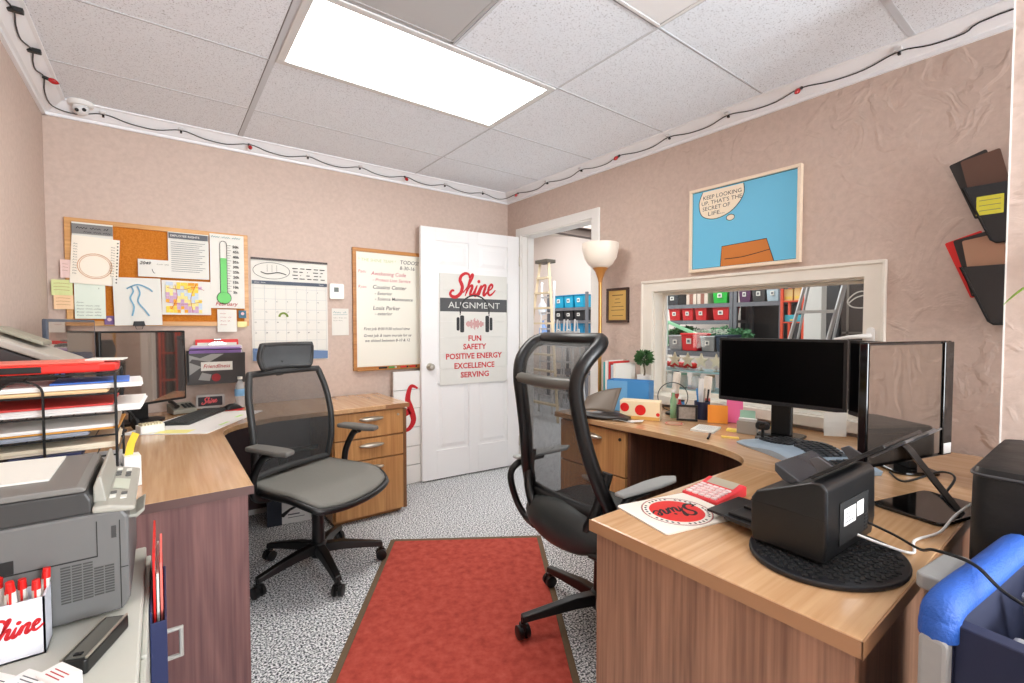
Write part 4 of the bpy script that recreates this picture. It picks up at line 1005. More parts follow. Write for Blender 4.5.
mb = MB(); mb.prism([(-.15,-.08),(.14,-.09),(.14,.08),(-.15,.09)], .0262, .031); mb.build('lid_panel', M('case_red_light', (240, 120, 104), .4), t, bevel=.002)
o = MB().prism([(0,0),(.09,-.02),(.10,.07),(.01,.10)], 0, .004).build('paper_slip', PAPER, loc=(-.19, 1.95, DH+tiers[5]+.0348)); tag(o, 'white slip lying on the red clipboard case', 'paper')
t = thing('tag_box', 'small white box with a yellow tag right of the wire file rack', 'box', (-.085, 1.98, DH+.0005), radians(8))
mb = MB(); mb.bb(-.022, .022, -.03, .03, 0, .10); mb.build('box', WPAP, t, bevel=.002)
mb = MB(); mb.prism([(-.018,.10),(.004,.10),(.010,.135),(.022,.165),(.004,.175),(-.010,.14)], -.001, .001, (0,0,0), EX, EZ, (0,1,0)); mb.build('yellow_tag', M('tag_yellow', (244, 206, 50), .6), t)

# ---------------------------------------------------------------- corner machines and screens on the left desk
t = thing('document_copier', 'dark document copier with sloping grey lid by the left wall', 'copier', (-.36, 2.42, DH+.0005))
mb = MB(); mb.prism([(-.115, 0), (.10, 0), (.108, .36), (-.115, .475)], -.15, .17, (0,0,0), EX, EZ, (0,1,0)); mb.build('body', M('copier_dark', (66, 62, 62), .4), t, bevel=.005)
mb = MB(); mb.prism([(-.122, .482), (.112, .365), (.116, .385), (.10, .40), (-.122, .51)], -.16, .18, (0,0,0), EX, EZ, (0,1,0)); mb.build('lid', M('copier_lid', (176, 170, 160), .45), t, bevel=.006)
mb = MB(); mb.prism([(.035, .372), (.098, .342), (.098, .372), (.035, .402)], -.1545, -.15, (0,0,0), EX, EZ, (0,1,0)); k = mb.build('side_controls', BLACK, t)
for x in (.05, .066, .082):
    mb = MB(); mb.box((x, -.156, .388-.5*(x-.035)-.012), (.010, .003, .012)); mb.build('button', M('button_blue', (96, 130, 190), .4), k)
mb = MB(); mb.bb(-.10, .02, -.05, .12, .50, .515); mb.v = [Vector((v.x, v.y, v.z - .49*(v.x+.10)+.012)) for v in mb.v]; mb.build('feeder_flap', M('copier_flap', (150, 146, 130), .5), t, bevel=.004)
def screen_mon(name, label, c, a, w, h, z0, screen_mat, bez=.014, bezmat=None, lean=0, foot=True, depth=.035, stand=None):
    """flat monitor; local -y is the viewing side"""
    t = thing(name, label, 'monitor', (c[0], c[1], DH+.0005), a)
    Rm = Matrix.Rotation(radians(lean), 4, 'X')
    mb = MB(); mb.prism(rrect(w, h, .008), 0, depth, (0, 0, z0+h/2), EX, EZ, (0,1,0)); mb.prism(rrect(w*.6, h*.6, .03), depth, depth+.02, (0, 0, z0+h/2), EX, EZ, (0,1,0)); mb.build('housing', bezmat or BLACK, t, bevel=.003)
    mb = MB(); mb.bb(-w/2+bez, w/2-bez, -.0012, -.0002, z0+bez*1.3, z0+h-bez); mb.build('screen', screen_mat, t)
    if foot:
        mb = MB(); mb.prism(rrect(.10, .016, .006), z0-.3 if z0 > .35 else -.0+.012, z0+h*.45, (0, depth+.03, 0)); mb.v = [Vector((v.x, v.y, max(v.z, .010))) for v in mb.v]; mb.build('stand_neck', BLACK, t, bevel=.003)
        mb = MB(); mb.prism(circ(.12, 32, 0, depth+.02, .09), 0, .012); mb.build('stand_foot', BLACK, t, bevel=.003)
    return t
screen_mon('monitor', 'monitor with blank reflecting screen in the left back corner, seen edge on', (-.31, 2.83), radians(74.5), .42, .36, .195, MIRROR, .012, M('bezel_slate', (70, 78, 92), .35), depth=.016)
screen_mon('monitor', 'reflective dark monitor under the pin board on the left desk', (-.065, 3.20), radians(38), .455, .40, .10, MIRROR, .010, BLACK)
# desk pad, keyboard, mouse and so on
t = thing('desk_pad', 'white paper desk pad under the keyboard on the left desk', 'desk pad', (.165, 3.07, DH+.0005), radians(58))
mb = MB(); mb.prism(rrect(.62, .40, .01), 0, .003); mb.build('pad', M('pad_white', (240, 238, 234), .7), t)
mb = MB(); mb.bb(-.12, -.03, -.17, -.155, .003, .0034); mb.bb(.1, .17, -.15, -.13, .003, .0034); mb.build('highlighter_marks', M('mark_green', (196, 232, 140), .7), t)
mb = MB(); mb.bb(-.30, -.22, -.10, .05, .003, .0034); mb.bb(-.29, -.23, .07, .13, .003, .0034); mb.build('yellow_marks', M('mark_yellow', (244, 238, 150), .7), t)
t = thing('keyboard', 'slim black keyboard on the white desk pad at the left desk', 'keyboard', (.155, 3.20, DH+.004), radians(62))
mb = MB(); mb.prism(rrect(.44, .135, .008), 0, .014); mb.build('body', M('kb_black', (40, 42, 42), .5), t, bevel=.003)
mb = MB()
for r in range(5):
    for c in range(16): mb.box((-.203+.027*c, -.05+.0245*r, .0165), (.022, .020, .005))
mb.build('keys', M('kb_keys', (62, 66, 66), .5), t)
t = thing('mouse_pad', 'round red mouse pad near the water bottle', 'mouse pad', (.33, 3.40, DH+.0005))
mb = MB(); mb.prism(circ(.085, 32), 0, .003); mb.build('pad', BRED, t)
t = thing('computer_mouse', 'black computer mouse on the red mouse pad', 'mouse', (.35, 3.40, DH+.004), radians(-60))
mb = MB(); mb.grid(lambda u, v: (.030*sin(pi*(u-.5))*(1-.12*v), .052*(2*v-1), .034*cos(pi*(u-.5))**.6*max(0.02, 1-(2*v-1)**2)**.5 if 0 < u < 1 else 0), 12, 12); mb.build('shell', BLACK, t, smooth=60)
mb = MB(); mb.cyl((-.004,.022,.030), (.004,.022,.030), .008, n=12); mb.build('scroll_wheel', GREY, t, smooth=40)
t = thing('water_bottle', 'clear plastic water bottle with blue label on left desk', 'bottle', (.405, 3.47, DH+.0005))
def clear_mat():
    m, nt, p = new_mat('clear_plastic')
    tr = nt.nodes.new('ShaderNodeBsdfTransparent'); mx = nt.nodes.new('ShaderNodeMixShader'); mx.inputs[0].default_value = .32
    p.inputs['Base Color'].default_value = rgb(224, 230, 232); p.inputs['Roughness'].default_value = .1
    nt.links.new(tr.outputs[0], mx.inputs[1]); nt.links.new(p.outputs[0], mx.inputs[2]); nt.links.new(mx.outputs[0], nt.nodes['Material Output'].inputs[0])
    return m
CLEAR = clear_mat()
mb = MB(); mb.lathe([(0,.002),(.028,.0),(.032,.008),(.030,.05),(.032,.06),(.032,.11),(.030,.13),(.018,.165),(.013,.175),(.013,.185)], n=24); mb.build('body', CLEAR, t, smooth=60)
mb = MB(); mb.lathe([(.0325,.075),(.0327,.08),(.0327,.115),(.0325,.12)], n=24, caps=False); mb.build('label', M('bottle_label', (130, 180, 220), .5), t, smooth=60)
mb = MB(); mb.cyl((0,0,.182), (0,0,.198), .0145, n=16); mb.build('cap', PAPER, t, smooth=40)
t = thing('desk_sign', 'small framed sign with red script on left desk beside the bottle', 'sign', (.245, 3.52, DH+.0005), radians(-4))
mb = MB(); mb.prism(rrect(.155, .085, .015), -.008, .004, (0,0,.048), EX, EZ, (0,1,0)); mb.bb(-.05, .05, -.02, .02, 0, .006); mb.build('frame', M('sign_grey', (176, 172, 168), .5), t, bevel=.002)
mb = MB(); mb.prism(rrect(.13, .058, .004), .008, .0095, (0,0,.048), EX, EZ, (0,-1,0)); mb.build('face', M('sign_black', (40, 38, 44), .4), t)
mb = MB(); script_word(mb, (-.045, -.0099, .032), V(1,0,.12), EZ, .034, .16); mb.build('script', M('sign_script_red', (216, 90, 96), .5), t)
t = thing('desk_phone', 'grey desk phone with black slots by the left keyboard', 'phone', (.095, 3.445, DH+.0036), radians(15))
mb = MB(); mb.prism([(-.06, 0), (.06, 0), (.06, .055), (-.06, .025)], -.062, .062, (0,0,0), (0,1,0), EZ, (1,0,0)); mb.build('base', M('phone_grey', (132, 128, 116), .5), t, bevel=.004)
mb = MB(); mb.tube([(-.042,-.055,.045), (-.042,-.04,.053), (-.042,.04,.068), (-.042,.058,.068)], [.014,.010,.010,.014], 10); mb.build('handset', BLACK, t, smooth=50)
mb = MB()
for r in range(4):
    for c in range(3): mb.box((.005+.02*c, -.04+.018*r, .036+.0039*r), (.013, .011, .006))
mb.build('keypad', BLACK, t)
t = thing('label_box', 'open white box of labels beside the keyboard', 'box', (-.05, 2.90, DH+.0036), radians(20))
mb = MB()
for q in ((-.05,.05,-.03,-.027),(-.05,.05,.027,.03),(-.05,-.047,-.03,.03),(.047,.05,-.03,.03)): mb.bb(*q, 0, .038)
mb.bb(-.05,.05,-.03,.03,0,.003); mb.build('tray', WPAP, t)
mb = MB()
for i in range(7): mb.box((-.038+.0125*i, 0, .026), (.008, .05, .04), Matrix.Rotation(.15, 3, 'Y'))
mb.build('labels', M('label_cream', (236, 226, 190), .7), t)
t = thing('headset', 'black telephone headset in front of the dark monitor on left desk', 'headset', (-.175, 3.0, DH+.0006), radians(25))
mb = MB(); mb.tube([(-.07+.07*(1-cos(radians(a))), 0, .03+.085*sin(radians(a))) for a in range(0, 181, 15)], .006, 8); mb.build('band', BLACK, t, smooth=60)
for x in (-.07, .07):
    mb = MB(); mb.tube([(x-.012,0,.03), (x-.006,0,.03), (x+.006,0,.03), (x+.012,0,.03)], [.022,.030,.030,.022], 16); mb.build('ear_cup', BLACKM, t, smooth=50)
mb = MB(); mb.tube(spline([(-.07,-.01,.02), (-.06,-.06,.015), (-.01,-.09,.02)], 5), .0035, 6); mb.sphere((-.01,-.09,.02), .008, 8, 6); mb.build('microphone', BLACK, t, smooth=60)
# wall file under the board
t = thing('wall_file', 'black wall file holder with grey pattern on the back wall', 'file holder', (.282, BY, .925))
mb = MB(); mb.bb(-.155,.155,-.005,-.001,0,.21); mb.prism([(-.155,0),(.155,0),(.158,.195),(-.158,.195)], .095, .099, (0,0,0), EX, EZ, (0,-1,0)); mb.bb(-.155,.155,-.098,-.001,0,.004); mb.bb(-.157,-.153,-.098,-.001,0,.195); mb.bb(.153,.157,-.098,-.001,0,.195); mb.build('holder', M('holder_dark', (52, 46, 44), .4), t)
mb = MB(); mb.tube([(-.15,-.10,.02), (-.152,-.10,.205), (-.14,-.10,.218), (.14,-.10,.218)], .0035, 8); mb.build('wire_rim', BLACK, t, smooth=60)
mb = MB(); mb.flat([(-.145,.06),(-.08,.11),(-.145,.14),(-.13,.16),(-.04,.14),(.04,.19),(-.03,.19),(-.09,.165),(-.145,.185)], [(0,1,2,3,4,5,6,7,8)], (0,-.0996,0), EX, EZ); mb.flat([(-.10,.03),(-.04,.02),(-.03,.06),(-.08,.075)], [(0,1,2,3)], (0,-.0996,0), EX, EZ); mb.build('pattern', M('pattern_grey', (150, 148, 144), .6), t)
mb = MB(); disc(mb, .025, (-.005,-.0998,.04), EX, EZ, 20); mb.build('red_dot', M('deep_red', (150, 24, 30), .5), t)
mb = MB(); mb.bb(-.085,.085,-.1012,-.0998,.085,.14); mb.build('name_plate', PAPER, t)
mb = MB(); mb.text('Friendliness', (0,-.1017,.102), EX, EZ, .034, 'c', shear=.3, bold=.012, width=.145); mb.build('lettering', RINK, t)
for i, (m, l, z, y) in enumerate(((M('violet_folder', (146, 110, 176), .6), 'violet folder standing in the wall file holder', .225, -.080), (M('lilac_paper', (206, 188, 214), .7), 'lilac papers standing behind the violet folder', .236, -.066), (PAPER, 'white papers standing at the back of the wall file holder', .240, -.050))):
    o = MB().prism(rrect(.28, z, .01), -.003, .003, (0,0,z/2), EX, EZ, (0,1,0)).build('file_folder', m, loc=(.278+.006*i, BY+y, .9295)); tag(o, l, 'folder')
t = thing('clipboard', 'red and white clipboard with chrome clip above the wall file holder', 'clipboard', (.292, BY-.028, .93))
mb = MB(); mb.prism(rrect(.236, .275, .008), -.003, .001, (0,0,.1385), EX, EZ, (0,1,0)); mb.build('board', BRED, t)
mb = MB(); mb.bb(-.108, .108, -.005, -.0032, .005, .255); mb.build('paper', PAPER, t)
mb = MB(); mb.prism([(-.06,.225),(.06,.225),(.05,.25),(.02,.262),(-.02,.262),(-.05,.25)], .005, .016, (0,0,0), EX, EZ, (0,-1,0)); mb.tube([(-.07,-.012,.222),(.07,-.012,.222)], .005, 8); mb.cyl((-.02,-.008,.276),(.02,-.008,.276), .007, n=10); mb.build('clip', CHROME, t, bevel=.002)
# carton below the left desk
t = thing('carton', 'navy and white cardboard carton on the floor under left desk', 'carton', (.62, 3.28, .0), radians(-8))
mb = MB(); mb.bb(-.10, .16, 0, .19, .001, .185); mb.build('box', M('carton_white', (232, 230, 228), .65), t, bevel=.003)
mb = MB(); mb.bb(-.1012, -.015, -.0014, .05, .001, .186); mb.build('navy_panel', M('carton_navy', (40, 46, 60), .6), t)
mb = MB(); mb.ribbon([(.02,.06),(.09,.06)], .008, (0,-.0016,0), EX, EZ); mb.ribbon([(.02,.04),(.12,.04)], .004, (0,-.0016,0), EX, EZ); mb.build('print', GINK, t)

# ================================================================ right wall and right desk
EU = V(0,-1,0)                                     # reading direction on the right wall
# framed poster
t = thing('framed_poster', 'blue cartoon style poster with speech bubble in pale frame over window', 'poster', (RX, 1.346, 1.873))
pw, ph = .316, .252
mb = MB(); f = .018
for q in ((-pw, pw, ph-f, ph), (-pw, pw, -ph, -ph+f), (-pw, -pw+f, -ph+f, ph-f), (pw-f, pw, -ph+f, ph-f)): mb.bb(-.030, -.001, q[0], q[1], q[2], q[3])
mb.build('frame', M('poster_frame', (240, 222, 198), .5), t, bevel=.002)
mb = MB(); mb.bb(-.018, -.002, -pw+f, pw-f, -ph+f, ph-f); mb.build('print', M('poster_blue', (104, 194, 232), .5), t)
Pp = lambda a, b, k=0: (-.0186-.0004*k, -a, b)
mb = MB(); r_ = [(-pw+f+.003, -ph+f+.003), (pw-f-.003, -ph+f+.003), (pw-f-.003, ph-f-.003), (-pw+f+.003, ph-f-.003)]; mb.ribbon(r_, .003, Pp(0,0), EU, EZ, 1, True)
bub = spline([(-.232,.225),(-.255,.16),(-.235,.085),(-.16,.055),(-.075,.072),(-.015,.115),(.018,.17),(.016,.225)], 6)
mb.ribbon(bub, .004, Pp(0,0,1), EU, EZ); mb.ribbon(circ(.024, 20, -.058, .046, .017), .0035, Pp(0,0,1), EU, EZ, 1, True)
roof = [(-.115,-.231),(-.108,-.115),(.145,-.105),(.185,-.231)]
mb.ribbon(roof, .004, Pp(0,0,1), EU, EZ); mb.ribbon(spline([(-.09,-.19),(.0,-.19),(.08,-.18),(.165,-.165)], 5), .004, Pp(0,0,1), EU, EZ)
mb.build('outlines', INK, t)
CRE = M('bubble_cream', (246, 232, 208), .6)
mb = MB(); k = len(bub); mb.flat(bub, [tuple(range(k))], Pp(0,0,.5), EU, EZ); mb.flat(circ(.024, 20, -.058, .046, .017), [tuple(range(20))], Pp(0,0,.5), EU, EZ); mb.build('speech_bubble', CRE, t)
mb = MB(); mb.flat(roof, [(0,1,2,3)], Pp(0,0,.5), EU, EZ); mb.build('brown_block', M('poster_brown', (206, 122, 44), .6), t)
mb = MB()
for s, x, z, w_ in (('KEEP LOOKING', -.228, .178, .232), ("UP, THAT'S THE", -.238, .145, .245), ('SECRET OF', -.232, .112, .17), ('LIFE...', -.195, .079, .10)): mb.text(s, Pp(x, z, 1), EU, EZ, .033, width=w_, bold=-.002)
mb.build('lettering', INK, t)
# plaque
t = thing('award_plaque', 'small dark framed gold plaque on wall right of the floor lamp', 'plaque', (RX, 2.238, 1.442))
mb = MB()
for q in ((-.1,.1,.107,.125),(-.1,.1,-.125,-.107),(-.1,-.082,-.107,.107),(.082,.1,-.107,.107)): mb.bb(-.022,-.001,*q)
mb.build('frame', M('plaque_walnut', (62, 42, 34), .35), t, bevel=.003)
mb = MB(); mb.bb(-.012,-.002,-.082,.082,-.107,.107); mb.build('plate', M('plaque_gold', (214, 176, 100), .4, metal=.3), t)
mb = MB()
for z, w_ in ((.072,.05),(.045,.02),(.018,.028),(-.01,.055),(-.035,.06),(-.075,.05)): mb.ribbon([(-w_, z), (w_, z+.001)], .006 if z > .06 else .004, (-.0124,0,0), EU, EZ)
mb.build('engraving', M('engraving_brown', (96, 70, 40), .6), t)
# floor lamp
t = thing('floor_lamp', 'brass torchiere floor lamp with white bowl shade beside the doorway', 'floor lamp', (2.485, 2.26, -.0))
mb = MB(); mb.lathe([(.125,.001),(.128,.012),(.10,.024),(.03,.034),(.016,.045),(.016,.06)], n=32); mb.build('base', GOLD, t, smooth=40)
mb = MB(); mb.cyl((0,0,.05),(0,0,1.63),.0125,n=14); mb.build('pole', GOLD, t, smooth=40)
mb = MB(); mb.lathe([(.013,1.60),(.018,1.625),(.036,1.675),(.055,1.70),(.05,1.702),(.0,1.70)], n=24); mb.build('socket_cone', M('lamp_wood', (176, 118, 56), .35), t, smooth=40)
mb = MB(); mb.lathe([(.0,1.697),(.05,1.70),(.085,1.725),(.112,1.77),(.126,1.83),(.128,1.872),(.124,1.872),(.120,1.83),(.105,1.775),(.08,1.732),(.045,1.71),(0,1.706)], n=36); mb.build('bowl_shade', M('alabaster', (240, 230, 216), .4, noise=.04, nscale=20), t, smooth=60)
# wall pockets
def pocket(z, label, folders):
    t = thing('wall_pocket', label, 'file pocket', (RX, .205, z))
    out = [(-.22,.232),(.22,.232),(.135,.012),(.12,0),(-.12,0),(-.135,.012)]
    mb = MB(); mb.prism(out, .050, .055, (0,0,0), EU, EZ, (-1,0,0)); mb.prism(out, .001, .004, (0,0,0), EU, EZ, (-1,0,0))
    for i in (1, 2, 3, 4, 5):
        a, b = out[i], out[(i+1) % 6]
        n_ = V(0, -(b[1]-a[1]), 0)
        P = [V(-.001,-a[0],a[1]), V(-.055,-a[0],a[1]), V(-.055,-b[0],b[1]), V(-.001,-b[0],b[1])]
        c_ = V(0,0,.10); Q = [p + (V(p.x,0,.12)-p)*.02 for p in P]
        mb.add(P + Q, [(0,1,2,3),(7,6,5,4),(0,4,5,1),(1,5,6,2),(2,6,7,3),(3,7,4,0)])
    mb.build('pocket', M('pocket_smoke', (26, 27, 30), .22), t)
    mb = MB(); mb.tube([(-.0565,-x*.97,zz) for x, zz in out[1:]] + [(-.0565,-out[0][0]*.97,out[0][1])], .004, 6); mb.build('front_rim', BLACK, t, smooth=40)
    for i, (m, lb, x, tilt, hgt, dz) in enumerate(folders):
        o = MB().prism(rrect(.115, hgt, .006), -.0018, .0018, (0, 0, hgt/2), EU, EZ, (1,0,0)).build('file_folder', m, loc=(RX-x, .328+.006*i, z+dz)); o.rotation_euler = (radians(-tilt), radians(-3-2*i), 0)
        tag(o, lb, 'folder')
    return t
p1 = pocket(1.616, 'upper black wall pocket with yellow label beside the pier', (
    (M('folder_brown', (96, 66, 52), .5), 'brown folder leaning out of the upper wall pocket', .030, 12, .235, .125),
    (M('folder_black', (38, 32, 30), .5), 'black folder leaning out of the upper wall pocket', .018, 19, .245, .125)))
mb = MB(); mb.prism(rrect(.076, .074, .002), .0552, .0562, (0, .137, .15), EU, EZ, (-1,0,0)); lb = mb.build('yellow_label', M('label_yellow', (226, 220, 70), .6), p1)
mb = MB()
for q in range(3): mb.ribbon([(-.03,.02-.02*q),(.03,.02-.02*q)], .002, (-.0566,.137,.15), EU, EZ)
mb.build('label_writing', GINK, lb)
pocket(1.298, 'lower black wall pocket with a red edged folder beside the pier', (
    (M('folder_tan', (168, 126, 100), .5), 'tan folder in the lower wall pocket', .036, 9, .225, .125),
    (M('folder_black', (38, 32, 30), .5), 'black folder in the lower wall pocket', .024, 14, .24, .125),
    (BRED, 'red folder peeking out at left of the lower wall pocket', .012, 19, .245, .125)))
# trailing plant on the pier
t = thing('trailing_plant', 'green trailing plant with pointed leaves at the right edge', 'plant', (1.96, -.02, 1.42))
mb = MB(); mb.bb(-.03, .09, -.08, .08, -.02, 0); mb.build('wall_shelf', WHITE, t, bevel=.003)
mb = MB(); mb.lathe([(.035,.001),(.05,.07),(.054,.09),(.047,.09),(.043,.075),(0,.07)], (.035,0,0), n=20); mb.build('pot', M('pot_terracotta', (170, 96, 66), .7), t, smooth=40)
def leaf(mb, a, b, w, up=(0,0,1), sag=.02, n=8):
    a, b = Vector(a), Vector(b); d = b-a; s = d.cross(Vector(up)).normalized(); nrm = s.cross(d).normalized()
    vs = []; fs = []
    for i in range(n+1):
        f_ = i/n; ww = w*sin(pi*min(1, f_*.93+.07))**.8; p = a + d*f_ - V(0,0,sag*f_*f_) + nrm*(.0)
        vs += [p - s*ww + nrm*ww*.25, p, p + s*ww + nrm*ww*.25]
    for i in range(n):
        for j in (0, 1): fs.append((3*i+j, 3*i+j+1, 3*i+j+4, 3*i+j+3))
    mb.add(vs, fs)
mb = MB(); mb.tube(spline([(.035,0,.07),(.0,.05,.15),(-.05,.12,.13),(-.06,.16,.06),(-.06,.17,-.04)], 5), .003, 6); mb.tube(spline([(.035,0,.07),(-.03,.02,.13),(-.07,.06,.10),(-.08,.09,-.02)], 5), .003, 6); mb.build('stems', M('stem_green', (110, 140, 60), .6), t)
for a, b, w_ in (((-.055,.165,.0),(-.07,.235,-.05),.017), ((-.08,.09,-.0),(-.085,.175,-.10),.014), ((-.06,.17,-.04),(-.06,.19,-.16),.016), ((-.05,.12,.13),(-.08,.17,.16),.014), ((.02,.03,.14),(.0,-.06,.22),.016), ((.035,0,.09),(.10,.03,.2),.016)):
    mb = MB(); leaf(mb, a, b, w_); mb.build('leaf', M('leaf_bright', (134, 168, 60), .5), t, smooth=60, solid=.0012)

# ---------------------------------------------------------------- screens on the right desk
def wide_monitor(label, c, ang, w=.540, h=.312, z0=.155):
    t = thing('monitor', label, 'monitor', (c[0], c[1], DH+.0005), ang)
    mb = MB(); mb.prism(rrect(w, h, .006), 0, .028, (0,0,z0+h/2), EX, EZ, (0,1,0)); mb.prism(rrect(w*.55, h*.6, .03), .028, .05, (0,0,z0+h/2), EX, EZ, (0,1,0)); mb.build('housing', BLACK, t, bevel=.002)
    mb = MB(); mb.bb(-w/2+.012, w/2-.012, -.0012, -.0002, z0+.02, z0+h-.012); mb.build('screen', SCREEN, t)
    mb = MB(); mb.bb(-w/2+.004, w/2-.004, -.003, -.0003, z0+.002, z0+.016); mb.build('chin', M('chin_black', (34, 34, 36), .3), t, bevel=.001)
    mb = MB(); mb.prism(rrect(.09, .03, .008), .012, z0+h*.5, (0,.075,0)); mb.build('stand_neck', BLACK, t, bevel=.003)
    mb = MB(); mb.prism(rrect(.19, .15, .03), 0, .012, (0,.065,0)); mb.build('stand_foot', GLOSSB, t, bevel=.004)
    return t
m1 = wide_monitor('wide black monitor in front of the interior window on right desk', (2.284, .982), radians(-85.3))
m2 = wide_monitor('wide black monitor behind the glossy upright screen on right desk', (2.135, .54), radians(-135), .46)
t = thing('monitor', 'glossy reflecting square monitor facing the viewer on the right desk', 'monitor', (1.6625, .3605, DH+.0005), radians(-14.8))
mb = MB(); mb.prism(rrect(.388, .335, .006), 0, .022, (0,0,.315), EX, EZ, (0,1,0)); mb.build('housing', GLOSSB, t, bevel=.003)
mb = MB(); mb.bb(-.188, .142, -.0014, -.0002, .158, .474); mb.build('screen', M('tan_mirror_screen', (150, 136, 126), .04, metal=.9), t)
mb = MB(); mb.bb(.146, .192, -.006, -.0002, .15, .48); mb.build('side_bezel', GLOSSB, t, bevel=.002)
mb = MB(); mb.bb(.15, .186, -.0072, -.006, .155, .185); mb.build('energy_label', WPAP, t)
mb = MB(); mb.prism(rrect(.27, .17, .02), 0, .010, (.105,-.005,0)); mb.build('stand_base', GLOSSB, t, bevel=.003)
mb = MB(); mb.prism([(-.022,-.008),(.022,-.008),(.022,.008),(-.022,.008)], 0, 1, (.098,-.075,.010), V(.97,.2,0), V(-.1,.7,.6), V(-.135,.062,.185)); mb.build('stand_leg', BLACK, t, bevel=.002)

# ---------------------------------------------------------------- document scanner on its turntable
t = thing('turntable', 'black oval turntable mat with raised dots under the scanner', 'turntable', (1.205, .405, DH+.0005), radians(-12))
mb = MB(); mb.prism(circ(.175, 48, 0, 0, .145), 0, .012); mb.build('disc', M('turntable_black', (16, 17, 22), .45), t, bevel=.004)
mb = MB()
for i in range(-9, 10):
    for j in range(-8, 9):
        x = .0175*i + (.00875 if j % 2 else 0); y = .0155*j
        if (x/.16)**2 + (y/.13)**2 < 1: mb.box((x, y, .0125), (.010, .010, .003), Matrix.Rotation(pi/4, 3, 'Z'))
mb.build('grip_dots', M('rubber_black', (18, 18, 18), .7), t)
t = thing('document_scanner', 'black sheet feed document scanner on the oval turntable', 'scanner', (1.253, .450, DH+.0128), radians(-2))
w2, d2 = .138, .080
prof = [(-d2+.004, .004), (d2-.005, .004), (d2, .03), (d2, .105), (d2-.012, .124), (-d2+.03, .176), (-d2+.012, .178), (-d2, .166), (-d2-.002, .05)]
SCB = M('scanner_black', (16, 16, 17), .38)
mb = MB(); mb.prism(prof, -w2, w2, (0,0,0), V(0,1,0), EZ, EX); mb.build('body', SCB, t, bevel=.006, seg=3)
mb = MB()
for sx in (-1, 1): mb.bb(sx*.11-.015, sx*.11+.015, -.05, .05, 0, .012)
mb.build('feet', BLACKM, t)
mb = MB(); mb.bb(-w2-.0005, w2+.0005, -d2+.002, d2, .0985, .1000); mb.build('lid_seam', BLACKM, t)
mb = MB(); mb.bb(-.075, .085, -d2-.0035, -d2-.001, .030, .125); mb.build('rear_panel', M('scanner_rear', (18, 18, 19), .6), t, bevel=.001)
mb = MB(); mb.bb(-.055, .01, -d2-.0042, -d2-.0036, .070, .108); mb.bb(.018, .055, -d2-.0042, -d2-.0036, .076, .110); lb = mb.build('rating_label', WPAP, t)
mb = MB()
for q in range(3): mb.bb(-.05, -.005-.01*q, -d2-.0046, -d2-.0043, .077+.009*q, .079+.009*q)
mb.build('label_print', GINK, lb)
mb = MB()
for q in range(6): mb.bb(.062, .084, -d2-.0042, -d2-.0036, .034+.008*q, .038+.008*q)
mb.build('fan_slots', BLACKM, t)
sl = Vector((0, -.80, .60)).normalized(); sn = V(0, .60, .80)
mb = MB(); mb.prism([(-.125,0),(.125,0),(.118,.16),(-.118,.16)], -.004, .004, (0,-.042,.180), EX, sl, sn); mb.build('feed_tray', M('tray_black', (22, 22, 24), .32), t, bevel=.002)
mb = MB(); mb.prism([(-.105,.12),(.105,.12),(.098,.19),(-.098,.19)], -.010, -.004, (0,-.042,.180), EX, sl, sn); mb.prism([(-.05,.18),(.05,.18),(.045,.215),(-.045,.215)], -.012, -.008, (0,-.042,.180), EX, sl, sn); mb.build('tray_extension', M('tray_grey', (60, 60, 62), .3), t, bevel=.002)
for sx in (-1, 1):
    mb = MB(); mb.prism([(0,0),(.035,0),(.02,.032),(0,.035)], -.003, .003, (sx*.085,-.045,.184), sl, sn, EX); mb.build('paper_guide', M('guide_grey', (90, 90, 92), .35), t, bevel=.002)
mb = MB(); mb.prism([(-.02,.0),(.03,.012),(.05,.03),(.05,.05),(-.005,.02)], -.10, .10, (0,-.005,.140), V(0,1,0), EZ, EX); mb.build('top_cover', M('scanner_top', (62, 64, 68), .22), t, bevel=.003)
mb = MB(); mb.prism([(-.11,d2-.01),(.11,d2-.01),(.10,d2+.09),(-.10,d2+.09)], .012, .022); mb.prism([(-.085,d2+.06),(.085,d2+.06),(.08,d2+.15),(-.08,d2+.15)], .008, .015)
for x in (-.075, 0, .075): mb.bb(x-.012, x+.012, d2, d2+.085, .0215, .029)
mb.build('output_tray', M('tray_black', (22, 22, 24), .32), t, bevel=.002)
def cable(name, label, pts, r, m):
    mb = MB(); mb.tube(spline(pts, 8), r, 8); return tag(mb.build(name, m, smooth=60), label, 'cable')
cable('usb_cable', 'white cable with red collar running from the scanner over the desk edge', [(1.275,.372,DH+.045),(1.30,.325,DH+.030),(1.36,.285,DH+.008),(1.45,.30,DH+.006),(1.56,.275,DH+.006),(1.66,.262,DH+.03),(1.74,.235,DH+.05),(1.80,.228,DH-.02)], .0032, M('cable_white', (232, 230, 226), .5))
cable('power_cable', 'thin black power cable hanging from scanner across the blue bag', [(1.335,.370,DH+.06),(1.34,.315,DH+.045),(1.31,.262,.805),(1.18,.215,.860),(1.10,.15,.884),(1.05,.10,.868),(1.05,.02,.850),(1.10,-.15,.845),(1.14,-.32,.85)], .0030, BLACK)
cable('monitor_cable', 'black cable loop behind the glossy monitor on right desk', [(1.86,.33,DH+.006),(1.93,.31,DH+.06),(2.02,.36,DH+.05),(1.98,.44,DH+.006),(2.06,.50,DH+.006)], .0035, BLACK)

